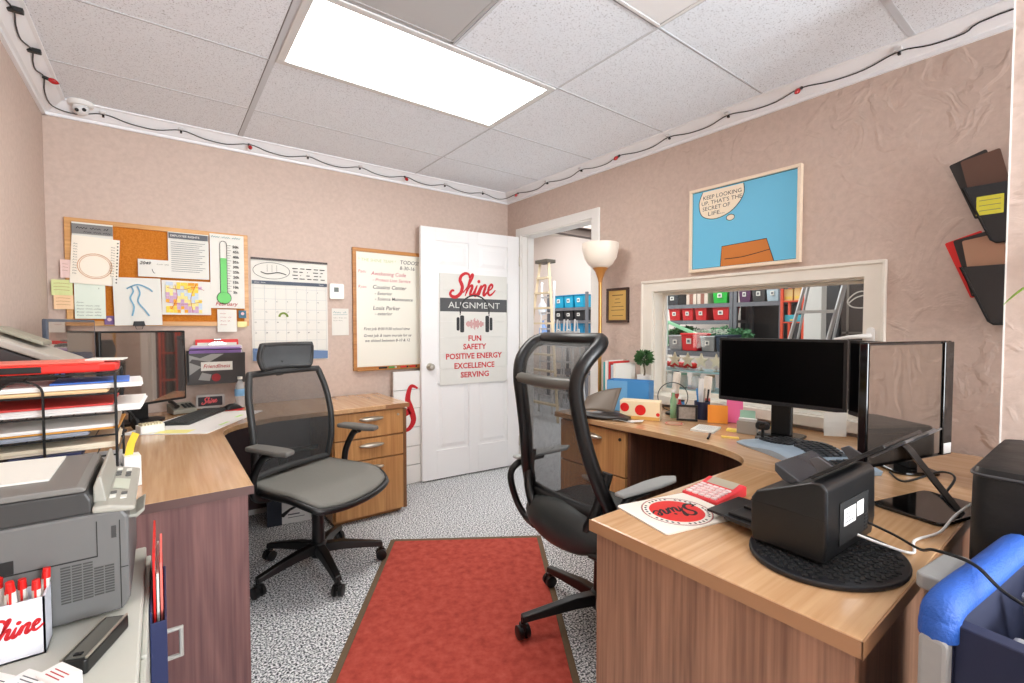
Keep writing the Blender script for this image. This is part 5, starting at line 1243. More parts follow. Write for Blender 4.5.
# ---------------------------------------------------------------- small things on the right desk
t = thing('promo_mouse_pad', 'white mouse pad with red disc and black script near desk edge', 'mouse pad', (1.152, .756, DH+.0005), radians(-13))
mb = MB(); mb.prism(rrect(.262, .205, .012), 0, .004); mb.build('pad', M('mat_white', (238, 232, 220), .6), t)
mb = MB(); disc(mb, .075, (0,0,.0043), EX, V(0,1,0), 40); mb.build('red_disc', BRED, t)
mb = MB(); mb.ribbon(circ(.094, 48), .0022, (0,0,.0043), EX, V(0,1,0), 1, True); mb.build('ring', RINK, t)
mb = MB(); mb.ribbon(circ(.0965, 48), .0012, (0,0,.0044), EX, V(0,1,0), 1, True)
script_word(mb, (.072,.024,.0047), V(-1,0,0), V(0,-1,0), .060, .12)
for i in range(36):
    a = 2*pi*i/36
    if i % 6: mb.flat([(.0845*cos(a)+x*.003, .0845*sin(a)+y*.004) for x, y in ((-1,-1),(1,-1),(1,1),(-1,1))], [(0,1,2,3)], (0,0,.0044), EX, V(0,1,0))
mb.build('script', INK, t)
t = thing('calculator', 'red desk calculator with white keys behind the white mouse pad', 'calculator', (1.365, .765, DH+.0005), radians(-4))
CR = M('calculator_red', (224, 58, 66), .35)
mb = MB(); mb.prism([(-.075,0),(.075,0),(.075,.030),(.062,.034),(.02,.022),(-.075,.012)], -.062, .062, (0,0,0), EX, EZ, (0,1,0)); mb.build('case', CR, t, bevel=.004)
mb = MB(); mb.add([(.026,-.045,.0246),(.064,-.045,.0350),(.064,.045,.0350),(.026,.045,.0246)], [(0,1,2,3)]); mb.build('display', M('lcd_tan', (176, 166, 146), .3), t)
mb = MB()
for r in range(5):
    for c in range(5): mb.box((-.064+.0175*r, -.042+.021*c, .0155+.0019*r), (.013, .016, .006))
mb.build('keys', M('key_white', (244, 226, 224), .5), t, bevel=.0015)
# split ergonomic keyboard
t = thing('keyboard', 'silver ergonomic curved keyboard with black keys in front of monitor', 'keyboard', (2.06, .765, DH+.0005), radians(-122))
KBS = M('kb_silver', (150, 166, 180), .35)  # blue tint puts the sky's reflection into the silver colour
def kz(x, y): return .020 + .018*math.exp(-(x/.11)**2) + .010*(y+.1)/.25
def edge(s_):
    return None
def kfn(u, v):
    x = (u-.5)*.49; yb = -.135 + .030*cos(pi*(u-.5)*2)*.6 - .02*(1-abs(2*u-1)); yt = .115 - .02*abs(2*u-1)**2
    y = yb + (yt-yb)*v
    return (x, y, kz(x, y) - (.012 if v < .04 or v > .96 or u < .02 or u > .98 else 0))
mb = MB(); mb.grid(kfn, 28, 14)
top = list(mb.v); n_ = 29
ring = [i for i in range(n_)] + [j*n_+28 for j in range(1, 15)] + [14*n_+i for i in range(27, -1, -1)] + [j*n_ for j in range(13, 0, -1)]
b0 = len(mb.v); mb.v += [Vector((top[i].x*.98, top[i].y*.98, .0)) for i in ring]
mb.f += [(ring[i], b0+i, b0+(i+1) % len(ring), ring[(i+1) % len(ring)]) for i in range(len(ring))] + [tuple(b0+i for i in range(len(ring)))]
mb.build('body', KBS, t, smooth=50)
mb = MB()
for r in range(5):
    for c in range(15):
        x = -.205+.0215*c + .003*r
        if 6.6 < c + .35*(r-2) < 7.6 and r < 4: continue
        y = -.055 + .0265*r + .022*math.exp(-(x/.1)**2)
        mb.box((x, y, kz(x, y)+.004), (.018, .021, .009))
    for c in range(4): x = .155+.021*c; y = -.05+.0265*r; mb.box((x+.008, y, kz(x, y)+.004), (.0165, .020, .009))
mb.build('keys', M('kb_key_black', (36, 38, 42), .45), t)
# paper pads, notes
def pad(name, label, c, a, w, h, th, m, cat='notepad', ruled=None):
    o = MB().prism(rrect(w, h, .003), 0, th).build(name, m, loc=(c[0], c[1], DH+.0005+(c[2] if len(c) > 2 else 0)), rotz=radians(a)); tag(o, label, cat)
    if ruled:
        mb = MB()
        for q in range(6): mb.flat([(-w*.38,-.0012),(w*.38,-.0012),(w*.38,.0012),(-w*.38,.0012)], [(0,1,2,3)], (0,h*.32-h*.12*q,th+.0003), EX, V(0,1,0))
        mb.build('writing', ruled, o)
    return o
pad('notepad', 'white printed notepad on desk left of the ergonomic keyboard', (2.205, 1.285), -75, .11, .15, .008, PAPER, ruled=GINK)
pad('sticky_pad', 'yellow sticky pad beside the white notepad', (2.285, 1.19), -70, .05, .05, .008, YELLOW, 'sticky notes')
pad('sticky_pad', 'yellow sticky strip pad below the pen on the right desk', (2.13, 1.12), -60, .075, .028, .005, M('strip_yellow', (232, 196, 90), .7), 'sticky notes')
t = thing('ballpoint_pen', 'black ballpoint pen near the yellow sticky strip', 'pen', (2.07, 1.19, DH+.0055), radians(25))
mb = MB(); mb.cyl((-.06,0,0),(.05,0,0),.005,n=10); mb.build('barrel', BLACK, t, smooth=40)
mb = MB(); mb.cyl((.05,0,0),(.068,0,0),.0045,.0015,n=10); mb.build('tip', NICKEL, t, smooth=40)
def note_holder(label, c, a, m, hgt, w=.085):
    t = thing('note_cube', label, 'sticky notes', (c[0], c[1], DH+.0005), radians(a))
    mb = MB(); mb.prism([(-.022,0),(.022,0),(.004,hgt),(-.006,hgt)], -w/2, w/2, (0,0,0), V(0,1,0), EZ, EX); mb.build('stack', m, t, bevel=.002)
    mb = MB(); mb.grid(lambda u, v: (-w/2+w*u, -.024+.018*v-.006*sin(pi*u)*(1-v), .002+hgt*v*1.04), 6, 5); mb.build('curled_sheet', m, t, solid=.0008)
    return t
note_holder('orange note stack standing at left end of the wide monitor', (2.415, 1.34), -60, ORANGE, .090, .10)
note_holder('pink note stack behind the orange notes', (2.50, 1.29), -60, PINKP, .115, .08)
note_holder('mint green note stack under the wide monitor', (2.42, 1.18), -70, MINT, .085, .07)
t = thing('card_holder', 'grey business card holder under the wide monitor', 'card holder', (2.29, 1.115, DH+.0005), radians(-75))
mb = MB(); mb.prism([(-.03,0),(.03,0),(.03,.03),(-.012,.03),(-.03,.065)], -.045, .045, (0,0,0), V(0,1,0), EZ, EX); mb.build('holder', M('holder_grey', (150, 142, 132), .5), t, bevel=.003)
mb = MB(); mb.box((0,.002,.05),(.08,.012,.05), Matrix.Rotation(.3,3,'X')); mb.build('cards', PAPER, t)
t = thing('webcam', 'black webcam on small stand beneath the wide monitor', 'webcam', (2.215, 1.01, DH+.0005), radians(-70))
mb = MB(); mb.prism(circ(.032, 24), 0, .012); mb.cyl((0,0,.012),(0,0,.05),.007,n=10); mb.build('stand', BLACK, t, smooth=40)
mb = MB(); mb.prism(rrect(.06,.036,.015), -.018, .018, (0,0,.066), EX, EZ, (0,1,0)); mb.build('body', BLACK, t, bevel=.005)
mb = MB(); mb.cyl((0,-.018,.066),(0,-.024,.066),.013,n=16); mb.build('lens', GLOSSB, t, smooth=40)
o = MB().grid(lambda u, v: (-.006-.006*sin(pi*v), -.04+.08*u, -.052+.10*v-.01*u), 5, 5).build('paper_memo', PAPER, loc=(2.262, .735, .885), solid=.0008); o.rotation_euler = (0,0,radians(4)); tag(o, 'white memo stuck to lower edge of the wide monitor', 'note')
# cups and ornaments at the back of the desk
t = thing('pen_cup', 'navy mesh pen cup at left end of the wide monitor', 'pen cup', (2.445, 1.45, DH+.0005))
mb = MB(); mb.lathe([(.0,.002),(.040,.0),(.042,.10),(.039,.10),(.037,.004),(0,.004)], n=24); mb.build('cup', M('cup_navy', (32, 38, 66), .4), t, smooth=40)
for i, (m, l, dx, dy, hh) in enumerate(((WPAP, 'white ruler standing in the navy pen cup', .004, .012, .22), (BLUE, 'blue pen in the navy pen cup', -.012, .010, .16), (BLACK, 'black pen in the navy pen cup', .014, -.012, .155), (NICKEL, 'silver pen in the navy pen cup', -.010, -.014, .165))):
    k = thing('ruler' if i == 0 else 'ink_pen', l, 'ruler' if i == 0 else 'pen', (2.445+dx, 1.45+dy, DH+.008))
    mb = MB()
    if i == 0: mb.box((0,0,hh/2),(.006,.03,hh), Matrix.Rotation(.06,3,'Y'))
    else: mb.cyl((0,0,0),(dx*.9,dy*.9,hh),.0048,n=10)
    mb.build('blade' if i == 0 else 'barrel', m, k, smooth=40)
    if i:
        mb = MB(); mb.cyl((dx*.72,dy*.72,hh*.8),(dx*.93,dy*.93,hh*1.03),.0054,n=10); mb.build('cap', m, k, smooth=40)
t = thing('framed_photo', 'small black framed photo left of the navy pen cup', 'photo frame', (2.32, 1.465, DH+.0005), radians(-55))
mb = MB()
for q in ((-.055,.055,.0,.012),(-.055,.055,.078,.09),(-.055,-.043,.012,.078),(.043,.055,.012,.078)): mb.bb(q[0],q[1],-.006,.006,q[2],q[3])
mb.bb(-.01,.01,.006,.05,.0,.005); mb.build('frame', BLACK, t, bevel=.002)
mb = MB(); mb.bb(-.043,.043,-.002,.002,.012,.078); mb.build('photo', M('photo_tint', (150, 140, 130), .4, noise=.5, nscale=60), t)
t = thing('ring_ornament', 'thin black hoop ornament standing on the right desk', 'ornament', (2.43, 1.63, DH+.0005), radians(-52))
mb = MB(); mb.tube([(.085*cos(2*pi*i/40), 0, .105+.085*sin(2*pi*i/40)) for i in range(40)], .0026, 6, True); mb.build('hoop', BLACK, t, smooth=60)
mb = MB(); mb.prism(circ(.04,24), 0, .012); mb.cyl((0,0,.01),(0,0,.022),.005,n=8); mb.build('base', BLACK, t)
for i, (c, m, hh, r, l) in enumerate((((2.34,1.565),M('glass_green',(150,196,150),.15,alpha=.7),.16,.018,'slim pale green bottle by the hoop ornament'),((2.40,1.545),BLUE,.10,.022,'short blue bottle behind the hoop ornament'),((2.31,1.505),M('glass_crimson',(150,30,44),.2),.13,.015,'slim dark red bottle beside the framed photo'))):
    t = thing('decor_bottle', l, 'bottle', (c[0],c[1],DH+.0005))
    mb = MB(); mb.lathe([(.0,.002),(r,.0),(r,hh*.62),(r*.5,hh*.78),(r*.45,hh*.92),(r*.5,hh*.93)], n=18); mb.build('glass', m, t, smooth=50)
    mb = MB(); mb.cyl((0,0,hh*.91),(0,0,hh),r*.55,n=12); mb.build('cap', WPAP if i != 1 else BLACK, t, smooth=40)
t = thing('coaster', 'round red rimmed coaster in front of the hoop ornament', 'coaster', (2.19, 1.46, DH+.0005))
mb = MB(); mb.prism(circ(.048,28),0,.005); mb.build('disc', M('coaster_tan', (190, 150, 120), .6), t)
mb = MB(); mb.ribbon(circ(.040,28), .008, (0,0,.0053), EX, V(0,1,0), 1, True); mb.build('rim_print', M('coaster_red', (186, 70, 60), .6), t)
for i, (c, hh, l) in enumerate((((2.545, 1.69), .24, 'pale paper roll standing by the window sill, left one'), ((2.52, 1.47), .235, 'pale paper roll standing beside the monitor, right one'))):
    t = thing('paper_roll', l, 'paper roll', (c[0], c[1], DH+.0005))
    mb = MB(); mb.tube([(0,0,0),(0,.0,hh*.5),(.006,-.01,hh)], .022, 18); mb.build('roll', M('roll_cream', (240, 228, 212), .7), t, smooth=40)
    mb = MB(); mb.lathe([(.0228,.08),(.0228,.11)], n=20, caps=False); mb.build('band', M('band_red', (196, 90, 80), .6), t, smooth=40)
# gift box with dots, leather pouch, blue box, plant, magazines
t = thing('dotted_gift_box', 'cream box with big red dots on the right desk end', 'box', (2.175, 1.665, DH+.0005), radians(-62))
mb = MB(); mb.bb(-.11,.11,-.045,.045,0,.105); mb.build('box', M('box_cream', (242, 222, 184), .6), t, bevel=.004)
mb = MB()
for x, z, r in ((-.082,.066,.025),(.005,.055,.030),(.10,.035,.010)): disc(mb, r, (x,-.0456,z), EX, EZ, 24)
mb.build('red_dots', BRED, t)
mb = MB(); mb.bb(-.109,.109,-.0458,-.0452,.001,.020); mb.build('gold_band', M('band_ochre', (224, 172, 92), .6), t)
mb = MB(); mb.bb(.1102,.1112,-.041,.041,.006,.10); mb.build('end_panel', M('box_tan', (206, 186, 160), .6), t)
t = thing('leather_pouch', 'brown leather pouch with open flap in front of the dotted box', 'pouch', (2.03, 1.80, DH+.0005), radians(-62))
PL = M('leather_brown', (104, 90, 76), .45)
mb = MB(); mb.grid(lambda u, v: (-.14+.28*u, -.08+.16*v, .012+.022*sin(pi*u)*sin(pi*v)+.004*sin(9*u+4*v)), 10, 8); mb.build('body', M('leather_dark', (44, 38, 36), .4), t, smooth=60, solid=.012)
mb = MB(); mb.grid(lambda u, v: (-.15+.20*u+.03*v, -.02+.075*v, .03+.14*v*(.55+.45*u)+.012*sin(pi*u)), 8, 8); mb.build('flap', PL, t, smooth=60, solid=.005)
mb = MB(); mb.grid(lambda u, v: (.06+.16*u, -.085+.06*v, .006+.004*sin(8*u)), 6, 4); mb.build('paper_liner', PAPER, t, solid=.001)
t = thing('blue_box', 'open blue cardboard box on the right desk end', 'box', (2.33, 1.865, DH+.0005), radians(-68))
mb = MB()
for q in ((-.13,.13,-.06,-.057),(-.13,.13,.057,.06),(-.13,-.127,-.057,.057),(.127,.13,-.057,.057)): mb.bb(*q, 0, .19)
mb.bb(-.13,.13,-.06,.06,0,.004); mb.build('box', M('box_blue', (70, 140, 200), .5), t)
mb = MB(); mb.bb(-.128,.0,-.0606,-.0602,.002,.188); mb.build('side_panel', M('box_blue_light', (110, 170, 216), .5), t)
t = thing('potted_topiary', 'small round topiary tree in a white pot behind the blue box', 'potted plant', (2.57, 1.945, DH+.0005))
mb = MB(); mb.lathe([(.0,.002),(.035,.0),(.045,.20),(.041,.20),(.033,.19),(0,.185)], n=24); mb.build('pot', WPAP, t, smooth=40)
mb = MB(); mb.tube(spline([(0,0,.18),(.004,-.004,.23),(-.003,.003,.28)], 4), .006, 8); mb.build('trunk', M('bark', (110, 96, 78), .8), t, smooth=60)
mb = MB(); rnd = random.Random(3)
for i in range(420):
    a = rnd.uniform(0, 2*pi); b = math.acos(rnd.uniform(-1, 1)); r = .052*rnd.uniform(.5, 1)
    c = V(r*sin(b)*cos(a), r*sin(b)*sin(a), .312+r*cos(b)*.85); d = (c-V(0,0,.30)).normalized()
    leaf(mb, c, c+d*.022+V(rnd.uniform(-.01,.01),rnd.uniform(-.01,.01),.004), .006, (d.y+.1,-d.x,.3), .002, 3)
mb.build('foliage', GREEN, t)
for i, (c, th, hh, l) in enumerate((((60,170,176),.012,.285,'teal spined magazine standing at the desk end'),((236,234,228),.026,.295,'thick white magazine standing beside the teal one'),((214,60,56),.010,.29,'red spined magazine standing on right desk end'),((190,196,206),.016,.27,'grey blue magazine next to the red spined one'),((240,236,226),.02,.28,'cream magazine standing nearest the blue box'))):
    t = thing('magazine', l, 'magazine', (2.47, 2.115-.0225*i, DH+.0005), radians(0))
    m = M('magazine_%d' % i, c, .5)
    mb = MB(); mb.bb(-.10,.10,-th/2,-th/2+.0012,0,hh); mb.bb(-.10,.10,th/2-.0012,th/2,0,hh); mb.bb(-.1012,-.10,-th/2,th/2,0,hh); mb.build('cover', m, t)
    mb = MB(); mb.bb(-.0998,.097,-th/2+.0013,th/2-.0013,.002,hh-.003); mb.build('pages', PAPER, t)

# ---------------------------------------------------------------- bags by the desk, lower right
t = thing('tall_black_bag', 'tall black bag with metal buckle standing beside right desk', 'bag', (1.70, .09, 0))
mb = MB()
secs = [(.0,.215,.11),(.03,.23,.12),(.4,.235,.122),(.8,.234,.122),(.95,.232,.120),(.967,.226,.115),(.972,.20,.10)]
vs = []; n_ = 24
for z, a, b in secs:
    for p in rrect(2*a, 2*b, b*.25, 5): vs.append((p[0], p[1], z+.003))
k = len(rrect(1,1,.1,5)); fs = [(i*k+j, i*k+(j+1) % k, (i+1)*k+(j+1) % k, (i+1)*k+j) for i in range(len(secs)-1) for j in range(k)] + [tuple(range(k))[::-1], tuple((len(secs)-1)*k+j for j in range(k))]
mb.add(vs, fs); mb.build('body', M('bag_black', (10, 10, 11), .5, bump=.4, bscale=14), t, smooth=50)
mb = MB(); mb.tube([(-.233,0,.9),(-.234,0,.5),(-.232,0,.1)], .004, 6); mb.tube(rr3 := [(p[0],p[1],.955) for p in rrect(.466,.242,.03,5)], .004, 6, True); mb.build('piping', M('piping_grey', (60, 60, 62), .5), t, smooth=60)
mb = MB(); mb.box((-.237,-.01,.78),(.006,.03,.36)); mb.build('strap', M('strap_black', (34, 34, 36), .7), t)
mb = MB(); mb.tube([(-.243,-.035,.76),(-.243,.015,.76),(-.243,.015,.72),(-.243,-.035,.72)], .003, 8, True); mb.tube([(-.243,-.03,.79),(-.243,.01,.79),(-.243,.01,.81),(-.243,-.03,.81)], .0025, 8, True); mb.cyl((-.241,-.01,.83),(-.248,-.01,.83),.008,n=12); mb.build('buckle', CHROME, t, smooth=50)
t = thing('blue_tool_bag', 'blue and grey fabric tool bag with padded rim at lower right', 'tool bag', (1.152, -.022, -.0), radians(-6.5))
TB = M('bag_blue', (28, 82, 168), .6, noise=.12, nscale=60, bump=.3, bscale=200); TBD = M('bag_navy', (28, 34, 62), .8); TG = M('bag_grey', (150, 150, 148), .6, noise=.08, nscale=40)
mb = MB()
for q in ((-.205,.20,.15,.185),(-.205,.20,-.24,-.21),(-.205,-.175,-.21,.15),(.17,.20,-.21,.15)): mb.bb(*q, .003, .832)
mb.bb(-.205,.20,-.24,.185,.0,.006); mb.build('body', TBD, t, bevel=.01)
mb = MB(); mb.tube(spline([(-.206,.168,.805),(-.203,.168,.825),(-.175,.168,.846),(0,.168,.848),(.17,.168,.850),(.20,.168,.84),(.205,.168,.80)], 6), .025, 14, flat=1.0); mb.build('padded_rim', TB, t, smooth=60)
mb = MB(); mb.prism(rrect(.30,.20,.03), .1862, .194, (0,0,.70), EX, EZ, (0,1,0)); mb.build('outer_panel', TB, t, bevel=.003)
mb = MB(); mb.prism(rrect(.15,.042,.012), -.014, .014, (-.02,.216,.832)); mb.bb(-.08,.04,.196,.206,.70,.82); mb.build('grip_pad', TG, t, bevel=.008, seg=3)
for y in (.168, .02, -.12):
    mb = MB(); mb.prism(rrect(.036 if y > .1 else .075, .32, .01), 0, .026, (-.206, y, .67 if y < .1 else .65), (0,1,0), EZ, (-1,0,0)); mb.build('corner_strap', TG, t, bevel=.006)
for x, y, m in ((-.13, .06, TG), (-.13, -.08, TG), (0, .03, M('pouch_pale_blue', (120, 160, 210), .6))):
    mb = MB(); mb.bb(x-.04, x+.04, y-.05, y+.05, .30, .800); mb.bb(x-.044, x+.044, y-.054, y+.054, .780, .793); mb.build('inner_pouch', m, t, bevel=.012)
mb = MB(); mb.box((.055,.115,.76),(.014,.022,.15), Matrix.Rotation(-.5,3,'Y')); mb.box((.10,-.02,.78),(.014,.20,.02), Matrix.Rotation(.5,3,'X')); mb.build('inner_strap', TG, t, bevel=.003)

# ================================================================ workshop beyond the doorway and the window
WSX = 6.35
mb = MB(); mb.bb(WSX, WSX+.1, -.5, 8.3, 0, 3.6); struct(mb.build('wall_workshop_far', M('workshop_paint', (226, 214, 206), .8)))
mb = MB(); mb.bb(T1, WSX, 8.2, 8.3, 0, 3.6); struct(mb.build('wall_workshop_end', M('workshop_paint', (226, 214, 206), .8)))
mb = MB(); mb.bb(T1, WSX+.1, RY0-.12, RY0-.02, 0, 3.6); struct(mb.build('wall_workshop_near', M('workshop_paint', (226, 214, 206), .8)))
mb = MB(); mb.bb(RX, T1, BY+.12, 8.3, 0, 3.6); struct(mb.build('wall_workshop_side', M('workshop_paint', (226, 214, 206), .8)))
mb = MB(); mb.bb(T1-.12, WSX+.1, RY0-.12, 8.3, 3.6, 3.7); struct(mb.build('ceiling_workshop', M('workshop_ceiling', (150, 140, 132), .9)))
t = thing('ceiling_duct', 'pale round duct hanging across the workshop beyond the doorway', 'duct', (5.4, 6.3, 2.92))
mb = MB(); mb.cyl((-1.4,.5,0),(.9,-.9,.02),.11,n=20); mb.build('duct_pipe', M('duct_cream', (206, 192, 180), .5), t, smooth=40)
mb = MB()
for f_ in (.15, .5, .85):
    p = V(-1.4,.5,0)*(1-f_) + V(.9,-.9,.02)*f_; d = V(2.3,-1.4,.02).normalized()*.012
    mb.cyl(p-d, p+d, .117, n=20); mb.cyl(p+V(0,0,.1), p+V(0,0,.67), .006, n=6)
mb.build('hanger', M('duct_band', (120, 108, 98), .5), t, smooth=40)
for i, (y, z) in enumerate(((4.9, 2.62), (5.9, 2.95))):
    t = thing('roof_beam', 'dark steel roof beam over the %s of the workshop' % ('near part', 'far part')[i], 'beam', (4.5, y, z))
    mb = MB(); mb.bb(-1.7,1.7,-.06,.06,.10,.115); mb.bb(-1.7,1.7,-.06,.06,-.015,0); mb.bb(-1.7,1.7,-.008,.008,0,.10); mb.build('beam', M('beam_brown', (92, 78, 70), .6), t)
    mb = MB()
    for x in (-1.2, 1.2): mb.cyl((x,0,.115),(x,0,3.6-z-.002),.01,n=8)
    mb.build('rod', M('beam_brown', (92, 78, 70), .6), t)
STEEL = M('shelf_steel', (104, 106, 112), .5)
def rack(label, x0, x1, y0, y1, shelves, top):
    t = thing('shelf_unit', label, 'shelving', ((x0+x1)/2, (y0+y1)/2, 0))
    a, b = (x1-x0)/2, (y1-y0)/2
    for sx in (-1,1):
        for sy in (-1,1):
            mb = MB(); mb.bb(sx*a-.02, sx*a+.02, sy*b-.02, sy*b+.02, 0.001, top); mb.build('upright', STEEL, t)
    for z in shelves:
        mb = MB(); mb.bb(-a, a, -b, b, z-.03, z); mb.bb(-a-.022, -a-.02, -b, b, z-.05, z); mb.build('shelf', STEEL, t)
    return t
LIDM = {}
def bin_(label, x, y0, y1, z0, z1, c, lidc=None, group=None, d=.26):
    t = thing('storage_bin', label, 'storage bin', (x, (y0+y1)/2, z0+.001), 0, group)
    w = (y1-y0)/2; h = z1-z0
    m = M('bin_%d_%d_%d' % c, c, .4)
    q = .88
    vs = [(-d/2*q,-w*q,0),(d/2*q,-w*q,0),(d/2*q,w*q,0),(-d/2*q,w*q,0),(-d/2,-w,h*.88),(d/2,-w,h*.88),(d/2,w,h*.88),(-d/2,w,h*.88)]
    mb = MB(); mb.add(vs, [(3,2,1,0),(4,5,6,7),(0,1,5,4),(1,2,6,5),(2,3,7,6),(3,0,4,7)]); mb.build('tub', m, t, bevel=.006)
    mb = MB(); mb.bb(-d/2-.008, d/2+.008, -w-.006, w+.006, h*.882, h); mb.build('lid', M('bin_%d_%d_%d' % lidc, lidc, .4) if lidc else m, t, bevel=.005)
    mb = MB(); mb.bb(-d/2-.006, -d/2-.0005+.012, -w*.28, w*.28, h*.40, h*.70); lb = mb.build('label_card', PAPER, t)
    mb = MB(); mb.bb(-d/2-.0072, -d/2-.0062, -w*.16, w*.16, h*.47, h*.63); mb.build('label_mark', GINK, lb)
    return t
rack('grey steel shelving of bins seen through the left of the window', 5.55, 5.95, 2.92, 3.92, (.45, 1.02, 1.365, 1.575, 1.9), 2.3)
rack('grey steel shelving to the right of the red bins beyond the window', 5.55, 5.95, 2.35, 2.87, (.45, 1.02, 1.575, 1.9), 2.3)
RC = (206, 34, 42)
for y0, y1, l in ((3.63,3.80,'leftmost'),(3.44,3.60,'second'),(3.25,3.41,'third')): bin_('%s of three red bins on the shelf beyond the window' % l, 5.68, y0, y1, 1.366, 1.53, RC, group='red storage bins')
t_ = bin_('red bin standing right of the shelf upright beyond the window', 5.68, 2.955, 3.17, 1.366, 1.535, RC, group='red storage bins')
bin_('dark bin at upper left beyond the window', 5.68, 3.66, 3.84, 1.576, 1.74, (52, 56, 62))
bin_('bright green bin on the top shelf beyond the window', 5.68, 2.98, 3.17, 1.576, 1.75, (40, 180, 66), (200, 206, 200))
bin_('purple bin on the top shelf beyond the window', 5.68, 2.70, 2.84, 1.576, 1.745, (92, 54, 92))
bin_('charcoal bin on the top shelf beyond the window', 5.68, 2.53, 2.685, 1.576, 1.745, (66, 68, 70))
bin_('pale blue bin on the top shelf beyond the window', 5.68, 2.385, 2.52, 1.576, 1.74, (176, 196, 206))
for i, (y0, y1) in enumerate(((3.40,3.54),(3.24,3.385))):
    t = thing('carton', ('left', 'right')[i] + ' pale carton beside the dark bin on the top shelf', 'carton', (5.68, (y0+y1)/2, 1.577))
    mb = MB(); mb.bb(-.12,.12,-(y1-y0)/2,(y1-y0)/2,0,.15); mb.build('box', M('carton_pale', (206, 190, 176), .7), t, bevel=.003)
    mb = MB(); mb.bb(-.122,-.1202,-.025,.025,.0,.15); mb.build('tape', M('carton_tape', (140, 90, 76), .5), t)
rack('lower shelving with grey and red bins beyond the window', 4.55, 4.95, 2.38, 3.30, (.35, 1.025), 1.03)
bin_('grey bin left of the red one on the lower shelf', 4.70, 2.96, 3.13, 1.026, 1.19, (150, 150, 150))
bin_('red bin on the lower shelf between grey bins', 4.66, 2.755, 2.945, 1.026, 1.215, (214, 28, 36))
bin_('grey bin right of the red one on the lower shelf', 4.70, 2.585, 2.74, 1.026, 1.185, (156, 160, 160))
bin_('dark blue bin at right end of the lower shelf', 4.70, 2.44, 2.57, 1.026, 1.20, (40, 58, 78))
# garlands lying on the middle shelf
rnd = random.Random(11)
def garland(label, x, y0, y1, z0, z1, m, n):
    t = thing('garland', label, 'garland', (x, (y0+y1)/2, z0))
    mb = MB(); w = (y1-y0)/2; h = z1-z0
    for i in range(n):
        a = rnd.uniform(-1,1); b = rnd.uniform(0,1); ww = 1-.25*abs(a)
        p = V(rnd.uniform(-.14,.06), a*w, .01+b*h*ww*.92); d = V(rnd.uniform(-1,1), rnd.uniform(-1,1), rnd.uniform(-.4,1)).normalized()
        leaf(mb, p, p+d*.05, .011, (d.y,-d.x,.5), .004, 3)
    mb.build('needles', m, t)
    mb = MB(); mb.tube([(0,-w,.02),(0,-w*.3,h*.3),(0,w*.3,h*.3),(0,w,.02)], .02, 6); mb.build('branch', M('branch_dark', (46, 52, 36), .9), t)
    return t
garland('dark green garland lying on the shelf under the red bins, left', 5.68, 3.30, 3.84, 1.022, 1.29, M('pine_dark', (52, 96, 48), .8), 2200)
garland('bluish green garland on the shelf under the single red bin, right', 5.62, 2.72, 3.26, 1.022, 1.29, M('pine_bluish', (84, 134, 92), .8), 2200)
t = thing('bin_lid', 'long pale green bin lid leaning over the left garland', 'lid', (5.43, 3.42, 1.08))
mb = MB(); mb.prism([(.34,.26),(.30,.285),(-.22,.09),(-.25,.05),(-.20,.045)], -.01, .01, (0,0,0), V(0,1,0), EZ, EX); mb.bb(-.006,.006,-.24,-.22,-.055,.05); mb.bb(-.006,.006,.30,.32,-.055,.26); mb.build('lid_panel', M('lid_mint', (136, 190, 150), .5), t, bevel=.004)
# star ornaments on a glass shelf just behind the window
t = thing('glass_shelf', 'teal glass shelf with star ornaments behind the window', 'shelf', (3.03, 1.86, 0))
mb = MB(); mb.bb(-.11,.11,-.36,.36,.972,.982); mb.build('top', M('glass_teal', (150, 190, 196), .2), t, bevel=.001)
mb = MB(); mb.bb(-.11,.11,-.36,.36,.845,.853); mb.build('lower_top', M('glass_teal', (150, 190, 196), .2), t, bevel=.001)
for sx in (-.10,.10):
    for sy in (-.34,.34):
        mb = MB(); mb.cyl((sx,sy,.001),(sx,sy,.972),.008,n=8); mb.build('leg', ALU, t, smooth=40)
star = [(.055*(1 if i % 2 == 0 else .42)*sin(pi*i/5), .055*(1 if i % 2 == 0 else .42)*cos(pi*i/5)) for i in range(10)]
for i, (y, l) in enumerate(((2.125,'leftmost'),(2.005,'second'),(1.90,'middle'),(1.795,'fourth'),(1.685,'rightmost'))):
    t = thing('star_ornament', '%s of five pale star ornaments on the teal glass shelf' % l, 'ornament', (3.01, y, .983), 0, 'star ornaments behind the window')
    mb = MB(); mb.prism(star, -.008, .008, (0,0,.066), EU, EZ, EX); mb.build('star', M('star_pale', (236, 222, 196), .5), t, bevel=.002)
    mb = MB(); mb.cyl((0,0,.004),(0,0,.02),.004,n=8); mb.prism(circ(.02,14),0,.004); mb.build('stand', M('star_stand', (170, 160, 140), .5), t)
    if i < 3:
        mb = MB(); mb.sphere((.035,.045,.026), .030, 12, 8, (1,1.3,.85)); mb.sphere((.04,-.012,.024), .026, 10, 6, (1,1.4,.9)); mb.v = [Vector((v.x+.01, v.y, max(v.z, .002))) for v in mb.v]
        o = mb.build('red_bow', BRED, loc=(3.01, y, .983), smooth=60); tag(o, 'red ribbon bow behind the %s star ornament' % l, 'bow')
